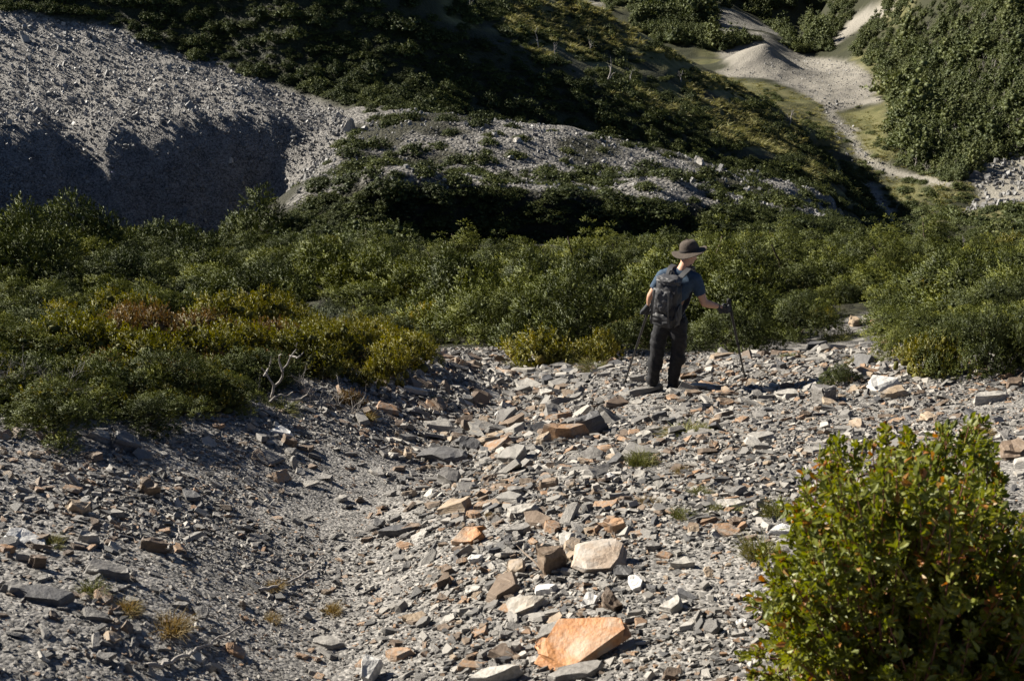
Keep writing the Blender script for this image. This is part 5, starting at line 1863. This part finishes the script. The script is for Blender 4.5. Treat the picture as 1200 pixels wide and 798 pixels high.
def hand_shapes(h, wrist, axis, grow):
    """palm and five fingers closed round a pole of direction axis at h"""
    axis = axis / np.linalg.norm(axis)
    if axis[2] < 0:
        axis = -axis
    to_w = wrist - h
    to_w = to_w - axis * to_w.dot(axis)
    to_w /= np.linalg.norm(to_w)
    side = np.cross(axis, to_w)
    S = []
    g = grow
    k0 = h + to_w * 0.034 * KS
    S.append(capsule(wrist, 0.027 * KS + g, k0 + to_w * 0.03, 0.026 * KS + g))
    for s in (-1, 0, 1):
        S.append(capsule(k0 + to_w * 0.04 * KS + axis * 0.012 * s, 0.020 * KS + g, k0 + axis * 0.026 * s * KS, 0.016 * KS + g))
    for i, L_ in enumerate((0.92, 1.0, 0.96, 0.82)):
        o = axis * (0.033 - 0.022 * i) * KS
        rr = 0.027 * KS
        a_ = [math.pi * x * L_ for x in (0.05, 0.5, 0.95, 1.3)]
        pp = [h + o + (to_w * math.cos(t) + side * math.sin(t)) * rr for t in a_]
        pp[0] = k0 + o + side * 0.01
        for q in range(3):
            S.append(capsule(pp[q], (0.0095 - 0.0008 * q) * KS + g, pp[q + 1], (0.009 - 0.0008 * q) * KS + g, 10))
    tb = k0 + to_w * 0.02 * KS + axis * 0.03 * KS
    t1 = h + axis * 0.045 * KS + to_w * 0.02 * KS - side * 0.024 * KS
    t2 = h + axis * 0.03 * KS - to_w * 0.008 * KS - side * 0.03 * KS
    S.append(capsule(tb, 0.013 * KS + g, t1, 0.0115 * KS + g, 10))
    S.append(capsule(t1, 0.0115 * KS + g, t2, 0.009 * KS + g, 10))
    return S


rw_ = rhand + (re_ - rhand) / np.linalg.norm(re_ - rhand) * 0.095 * KS
lw_ = lhand + (le_ - lhand) / np.linalg.norm(le_ - lhand) * 0.095 * KS
# head turned to the right and bent down
HY, HP = R(62), R(22)
hf = np.array([math.sin(HY) * math.cos(HP), math.cos(HY) * math.cos(HP), -math.sin(HP)])
hr = np.array([math.cos(HY), -math.sin(HY), 0])
hu = np.cross(hr, hf)
HM = np.stack([hr, hf, hu], 1)
hc = J(.192, .06, 1.555)


def hp(x, y, z):
    return hc + HM @ (np.array([x, y, z]) * KS)


head = [ellipsoid(hp(0, -.01, .03), np.array([.073, .092, .095]) * KS, HM), ellipsoid(hp(0, .025, -.045), np.array([.056, .062, .070]) * KS, HM),
        capsule(hp(0, .088, .005), .011 * KS, hp(0, .108, -.03), .015 * KS), capsule(hp(0, .062, -.095), .022 * KS, hp(0, .07, -.098), .022 * KS),
        capsule(hp(-.018, .083, -.066), .008 * KS, hp(.018, .083, -.066), .008 * KS), capsule(hp(-.04, .075, .028), .010 * KS, hp(.04, .075, .028), .010 * KS)]
for s in (-1, 1):
    head.append(ellipsoid(hp(.074 * s, -.01, -.005), np.array([.010, .020, .032]) * KS, HM, 10, 8))
body_shapes = head + [
    capsule(pelvis, .11 * KS, spine, .10 * KS), capsule(spine, .10 * KS, chest, .115 * KS), capsule(chest, .115 * KS, nb_, .062 * KS), capsule(nb_, .062 * KS, neck, .054 * KS), capsule(neck, .054 * KS, hp(0, -.01, -.03), .056 * KS),
    capsule(nb_, .055 * KS, ls_, .050 * KS), capsule(nb_, .055 * KS, rs_j, .050 * KS), capsule(chest, .10 * KS, ls_, .05 * KS), capsule(chest, .10 * KS, rs_j, .05 * KS),
    capsule(ls_, .050 * KS, le_, .040 * KS), capsule(le_, .041 * KS, (le_ * .6 + lw_ * .4), .040 * KS), capsule((le_ * .6 + lw_ * .4), .040 * KS, lw_, .027 * KS),
    capsule(rs_j, .050 * KS, re_, .040 * KS), capsule(re_, .041 * KS, (re_ * .65 + rw_ * .35), .041 * KS), capsule((re_ * .65 + rw_ * .35), .041 * KS, rw_, .027 * KS),
    capsule(lh_, .078 * KS, lk_, .050 * KS), capsule(lk_, .049 * KS, lk_ * .65 + la_ * .35 - fwd * .008, .047 * KS), capsule(lk_ * .65 + la_ * .35 - fwd * .008, .047 * KS, la_, .032 * KS), capsule(la_, .030 * KS, la_ + fwd * .10 * KS - np.array([0, 0, .03]), .022 * KS),
    capsule(rh_, .078 * KS, rk_, .050 * KS), capsule(rk_, .049 * KS, rk_ * .65 + ra_ * .35 - fwd * .008, .047 * KS), capsule(rk_ * .65 + ra_ * .35 - fwd * .008, .047 * KS, ra_, .032 * KS), capsule(ra_, .030 * KS, ra_ + fwd * .10 * KS - np.array([0, 0, .03]), .022 * KS),
] + hand_shapes(rhand, rw_, rtop - rtip, 0) + hand_shapes(lhand, lw_, ltop - ltip, 0)
fuse('body', body_shapes, 0.0075, 4, M_skin, person)
for s in (-1, 1):
    V, F = ellipsoid(hp(.031 * s, .080, .010), np.array([.011, .010, .008]) * KS, HM, 10, 8)
    me = bpy.data.meshes.new('eye')
    me.from_pydata([tuple(v) for v in V], [], F)
    me.materials.append(M_eye)
    link('eye', me, person)
fuse('hair', [ellipsoid(hp(0, -.018, .032), np.array([.078, .090, .096]) * KS, HM), ellipsoid(hp(0, -.055, -.02), np.array([.062, .045, .055]) * KS, HM)], 0.008, 3, M_hair, person,
     cut=[(tuple(hp(0, .045, .02)), tuple(HM @ np.array([0, 1, -0.5]))), (tuple(hp(0, 0, -.055)), tuple(HM @ np.array([0, 0, -1])))])
# t-shirt with short sleeves
se_l, se_r = ls_ * .42 + le_ * .58, rs_j * .42 + re_ * .58
fuse('t_shirt', [capsule(pelvis + J(0, 0, .05), .140 * KS, spine, .132 * KS), capsule(spine, .132 * KS, chest, .150 * KS), capsule(chest, .150 * KS, nb_ - J(0, 0, .03), .085 * KS),
                 capsule(nb_ - J(0, 0, .02), .080 * KS, ls_, .070 * KS), capsule(nb_ - J(0, 0, .02), .080 * KS, rs_j, .070 * KS), capsule(chest, .135 * KS, ls_, .070 * KS), capsule(chest, .135 * KS, rs_j, .070 * KS),
                 capsule(ls_, .070 * KS, se_l, .062 * KS), capsule(rs_j, .070 * KS, se_r, .064 * KS)], 0.009, 5, M_shirt, person, wrinkle=0.018, seed=5,
     cut=[(tuple(pelvis - J(0, 0, .045)), (0, 0, -1)), (tuple(se_l + (le_ - ls_) * .05), tuple(le_ - ls_)), (tuple(se_r + (re_ - rs_j) * .05), tuple(re_ - rs_j))])
fuse('trousers', [capsule(pelvis + J(0, 0, .03), .138 * KS, pelvis, .138 * KS), capsule(pelvis, .132 * KS, lh_, .105 * KS), capsule(pelvis, .132 * KS, rh_, .105 * KS),
                  capsule(lh_, .105 * KS, lk_, .078 * KS), capsule(lk_, .080 * KS, la_ + J(0, 0, .06), .068 * KS), capsule(la_ + J(0, 0, .07), .070 * KS, la_ + J(0, 0, .02), .066 * KS),
                  capsule(rh_, .105 * KS, rk_, .078 * KS), capsule(rk_, .080 * KS, ra_ + J(0, 0, .06), .068 * KS), capsule(ra_ + J(0, 0, .07), .070 * KS, ra_ + J(0, 0, .02), .066 * KS)],
     0.009, 4, M_trou, person, wrinkle=0.03, seed=8, cut=[((0, 0, float(min(la_[2], ra_[2])) - 0.02), (0, 0, -1))])
for a_, tilt in ((la_, 0.0), (ra_, 0.02)):
    g = gz(PB[0] + a_[0], PB[1] + a_[1]) - PB[2]
    b = np.array([a_[0], a_[1], g + 0.055 * KS])
    toe = b + fwd * 0.19 * KS
    toe[2] = gz(PB[0] + toe[0], PB[1] + toe[1]) - PB[2] + 0.045 * KS
    heel = b - fwd * 0.055 * KS
    bo = fuse('boot', [capsule(a_ + J(0, 0, .05), .060 * KS, b, .058 * KS), capsule(heel, .048 * KS, b + fwd * .05 * KS, .050 * KS), capsule(b + fwd * .04 * KS, .052 * KS, toe, .042 * KS)], 0.007, 4, M_boot, person)
    S = []
    for (p, r) in ((heel, .05), (b + fwd * .06 * KS, .046), (toe, .047)):
        S.append(p - np.array([0, 0, .038 * KS]))
    fuse('sole', [capsule(S[0], .019 * KS, S[1], .02 * KS), capsule(S[1], .02 * KS, S[2], .019 * KS)] + [capsule(S[0] + rgt * q, .017 * KS, S[2] + rgt * q, .017 * KS) for q in (-.028 * KS, .028 * KS)], 0.007, 2, M_sole, bo)
for h_, w_, t_, p_ in ((rhand, rw_, rtop, rtip), (lhand, lw_, ltop, ltip)):
    fuse('glove', hand_shapes(h_, w_ + (w_ - h_) * 0.15, t_ - p_, 0.0025), 0.0045, 1, M_glove, person)


def lathe(profile, seg=40, wob=None):
    V, F = [], []
    n = len(profile)
    for j in range(seg):
        a = 2 * math.pi * j / seg
        for (r, z) in profile:
            w_ = wob(a, r) if wob else 0
            V.append((r * math.cos(a), r * math.sin(a), z + w_))
    F = [(j * n + i, ((j + 1) % seg) * n + i, ((j + 1) % seg) * n + i + 1, j * n + i + 1) for j in range(seg) for i in range(n - 1)]
    return np.array(V), F


def solid(name, V, F, mat, parent, smooth=True):
    me = bpy.data.meshes.new(name)
    me.from_pydata([tuple(v) for v in V], [], [tuple(dict.fromkeys(f)) for f in F])
    me.materials.append(mat)
    me.polygons.foreach_set('use_smooth', np.full(len(me.polygons), smooth))
    return link(name, me, parent)


# brimmed hat, tipped so that its right side rides higher
hat_M = np.array((Matrix.Rotation(R(-13), 3, 'Y') @ Matrix.Rotation(R(-6), 3, 'X')))


def hatp(V):
    return (V * KS) @ hat_M.T + hc + np.array([-0.002, -0.01, 0.035]) * KS


cv_, cf_ = lathe([(0.0, .118), (.035, .117), (.066, .108), (.086, .088), (.096, .055), (.101, .02), (.103, -.004), (.099, -.006), (.095, .02), (.085, .08), (.04, .105), (0.0, .107)],
                 wob=lambda a, r: -0.010 * math.exp(-((r) / .05) ** 2) * (1 + math.cos(2 * a)) * 0.6)
hat = solid('hat', hatp(cv_), cf_, M_hat, person)
bv, bf = lathe([(.100, .004), (.125, .000), (.150, -.006), (.178, -.012), (.184, -.014), (.183, -.018), (.15, -.011), (.100, -.003)],
               wob=lambda a, r: max(r - .10, 0) / .08 * (0.022 * math.cos(2 * a + 0.3) + 0.008 * math.sin(3 * a)))
solid('brim', hatp(bv), bf, M_hat, hat)
bv, bf = lathe([(.1035, .006), (.1045, .010), (.1035, .028), (.1015, .031)])
solid('band', hatp(bv), bf, M_band, hat)

# ---- backpack
bc = J(.075, .01, 1.09) - fwd * 0.225 * KS
pack = link('backpack', None, loc=tuple(PB + np.array([bc[0], bc[1], 0.86 * KS])))
tag(pack, 'worn grey and black backpack on the back of the hiker', 'backpack')
pack_o = np.array([bc[0], bc[1], 0.86 * KS])
PM = np.stack([rgt, fwd, np.array([0, 0, 1.0])], 1)


def bag(name, c, half, e, mat, parent, wr=0.012, seed=1, lean=0.0):
    """soft rounded box with creases, in pack axes (right, forward, up)"""
    n = 14
    bm = bmesh.new()
    bmesh.ops.create_cube(bm, size=2.0)
    bmesh.ops.subdivide_edges(bm, edges=bm.edges[:], cuts=n, use_grid_fill=True)
    V = np.array([v.co for v in bm.verts])
    r = (np.abs(V) ** e).sum(1) ** (1 / e)
    Q = V / r[:, None]
    w_ = fbm(Q[:, 0] * 3 + Q[:, 1] * 2 + seed, Q[:, 2] * 4 + seed, 4, seed)
    Q = Q * (1 + (w_ * wr / min(half))[:, None])
    Q = Q * np.array(half)
    Q[:, 1] += Q[:, 2] * lean
    Q = (Q + np.array(c)) * KS @ PM.T
    for v, q in zip(bm.verts, Q):
        v.co = q
    me = bpy.data.meshes.new(name)
    bm.to_mesh(me)
    bm.free()
    me.materials.append(mat)
    me.polygons.foreach_set('use_smooth', np.ones(len(me.polygons), bool))
    return link(name, me, parent)


bag('main_bag', (0, .02, .245), (.138, .095, .240), 4.0, M_pack, pack, 0.02, 4, 0.12)
bag('top_lid', (0, .035, .475), (.122, .088, .05), 3.0, M_pack2, pack, 0.015, 6)
bag('front_pocket', (-.01, -.075, .29), (.105, .045, .12), 3.0, M_pack2, pack, 0.018, 7, 0.12)
bag('bottom_panel', (0, -.01, .07), (.133, .096, .075), 3.4, M_pack, pack, 0.014, 8)
for s in (-1, 1):
    bag('side_pocket', (.136 * s, .0, .13), (.022, .07, .11), 3.0, M_pack, pack, 0.01, 9 + s)


def strap(name, P_, w_, t_, mat, parent, nrm=None):
    """flat webbing along points (world offsets from the parent)"""
    P_ = np.array(P_, float)
    t = np.linspace(0, len(P_) - 1, 5 * len(P_))
    Q = np.stack([np.interp(t, np.arange(len(P_)), P_[:, i]) for i in range(3)], 1)
    for _ in range(3):
        Q[1:-1] = (Q[:-2] + 2 * Q[1:-1] + Q[2:]) / 4
    T = np.gradient(Q, axis=0)
    T /= np.linalg.norm(T, axis=1)[:, None]
    up_ = np.array(nrm if nrm is not None else (0, 0, 1.0))
    W = np.cross(T, up_)
    W /= np.maximum(np.linalg.norm(W, axis=1), 1e-6)[:, None]
    N_ = np.cross(W, T)
    V = np.stack([Q - W * w_ / 2 - N_ * t_ / 2, Q + W * w_ / 2 - N_ * t_ / 2, Q + W * w_ / 2 + N_ * t_ / 2, Q - W * w_ / 2 + N_ * t_ / 2], 1).reshape(-1, 3)
    n = len(Q)
    F = [(i * 4 + j, i * 4 + (j + 1) % 4, i * 4 + 4 + (j + 1) % 4, i * 4 + 4 + j) for i in range(n - 1) for j in range(4)] + [(3, 2, 1, 0), tuple((n - 1) * 4 + j for j in range(4))]
    return solid(name, V, F, mat, parent, False)


up3 = np.array([0, 0, 1.0])
for s, shp in ((-1, ls_), (1, rs_j)):
    root_ = bc + rgt * .06 * s * KS + fwd * .12 * KS
    root_ = np.array([root_[0], root_[1], 1.33 * KS])
    over = nb_ * .45 + shp * .55 + up3 * .085 * KS
    front_ = chest * .5 + shp * .5 + fwd * .165 * KS
    low_ = spine + rgt * .13 * s * KS + fwd * .07 * KS + up3 * .03
    back_ = bc + rgt * .13 * s * KS + fwd * .08 * KS
    back_ = np.array([back_[0], back_[1], .98 * KS])
    strap('shoulder_strap', np.array([root_, over - fwd * .03, over + fwd * .07, front_, low_, back_]) - pack_o, .055 * KS, .014 * KS, M_pack2, pack, nrm=-fwd * .4 + up3 * .4 + rgt * 0.02)
strap('hip_belt', np.array([bc + rgt * -.14 * KS + fwd * .08, pelvis - rgt * .155 * KS + up3 * .1, pelvis + fwd * .155 * KS + up3 * .09, pelvis + rgt * .155 * KS + up3 * .1, bc + rgt * .14 * KS + fwd * .08]) * np.array([1, 1, 0])
      + np.array([0, 0, .95 * KS]) - pack_o, .04 * KS, .010 * KS, M_pack, pack, nrm=up3 * 0.2 + fwd)
for s in (-1, 1):
    c0 = (np.array([.08 * s, -.125, .40]) * KS) @ PM.T
    c1 = (np.array([.10 * s, -.115, .02]) * KS) @ PM.T
    strap('compression_strap', [c0, (c0 + c1) / 2 + (np.array([0, -.02, 0]) * KS) @ PM.T, c1], .02 * KS, .006, M_pack, pack, nrm=-fwd)
strap('haul_loop', [(np.array(q) * KS) @ PM.T for q in ((-.03, .09, .51), (-.02, .09, .56), (.02, .09, .56), (.03, .09, .51))], .016 * KS, .006, M_pack, pack, nrm=fwd)


# ---- trekking poles
def pole(top, tip, hand, lab):
    o = link('trekking_pole', None, loc=tuple(PB + tip))
    tag(o, lab, 'trekking pole', 'the two trekking poles')
    a = (top - tip)
    L_ = np.linalg.norm(a)
    a /= L_

    def piece(name, prof, mat, par=o, sides=12):
        pts_ = [a * s for s, r in prof]
        V, F = tube(pts_, [r for s, r in prof], sides)
        return solid(name, V, [tuple(f) for f in F], mat, par)
    piece('tip', [(-0.02, .001), (0.0, .004), (.03, .005), (.06, .007)], M_pole)
    piece('basket', [(.060, .006), (.062, .026), (.068, .028), (.072, .010)], M_foam)
    piece('lower_shaft', [(.055, .009), (L_ * .48, .0095)], M_pole)
    piece('lock', [(L_ * .46, .0075), (L_ * .465, .012), (L_ * .50, .012), (L_ * .505, .0085)], M_foam)
    piece('upper_shaft', [(L_ * .48, .0115), (L_ - .16, .0125)], M_pole)
    piece('grip', [(L_ - .18, .011), (L_ - .17, .0155), (L_ - .12, .014), (L_ - .08, .0165), (L_ - .05, .0145), (L_ - .02, .018), (L_ + .015, .020), (L_ + .028, .012), (L_ + .03, .001)], M_foam)
    t = top - tip
    side = np.cross(a, np.array([0, 1, 0]))
    side /= np.linalg.norm(side)
    strap('wrist_strap', [t, t + side * .03 - a * .03, t + side * .05 - a * .10, t + side * .03 - a * .14, t - a * .06], .014, .003, M_foam, o, nrm=(0, 1, 0.2))


pole(rtop, rtip, rhand, 'black trekking pole planted ahead by the outstretched arm')
pole(ltop, ltip, lhand, 'thin trekking pole slanting down beside the backpack')
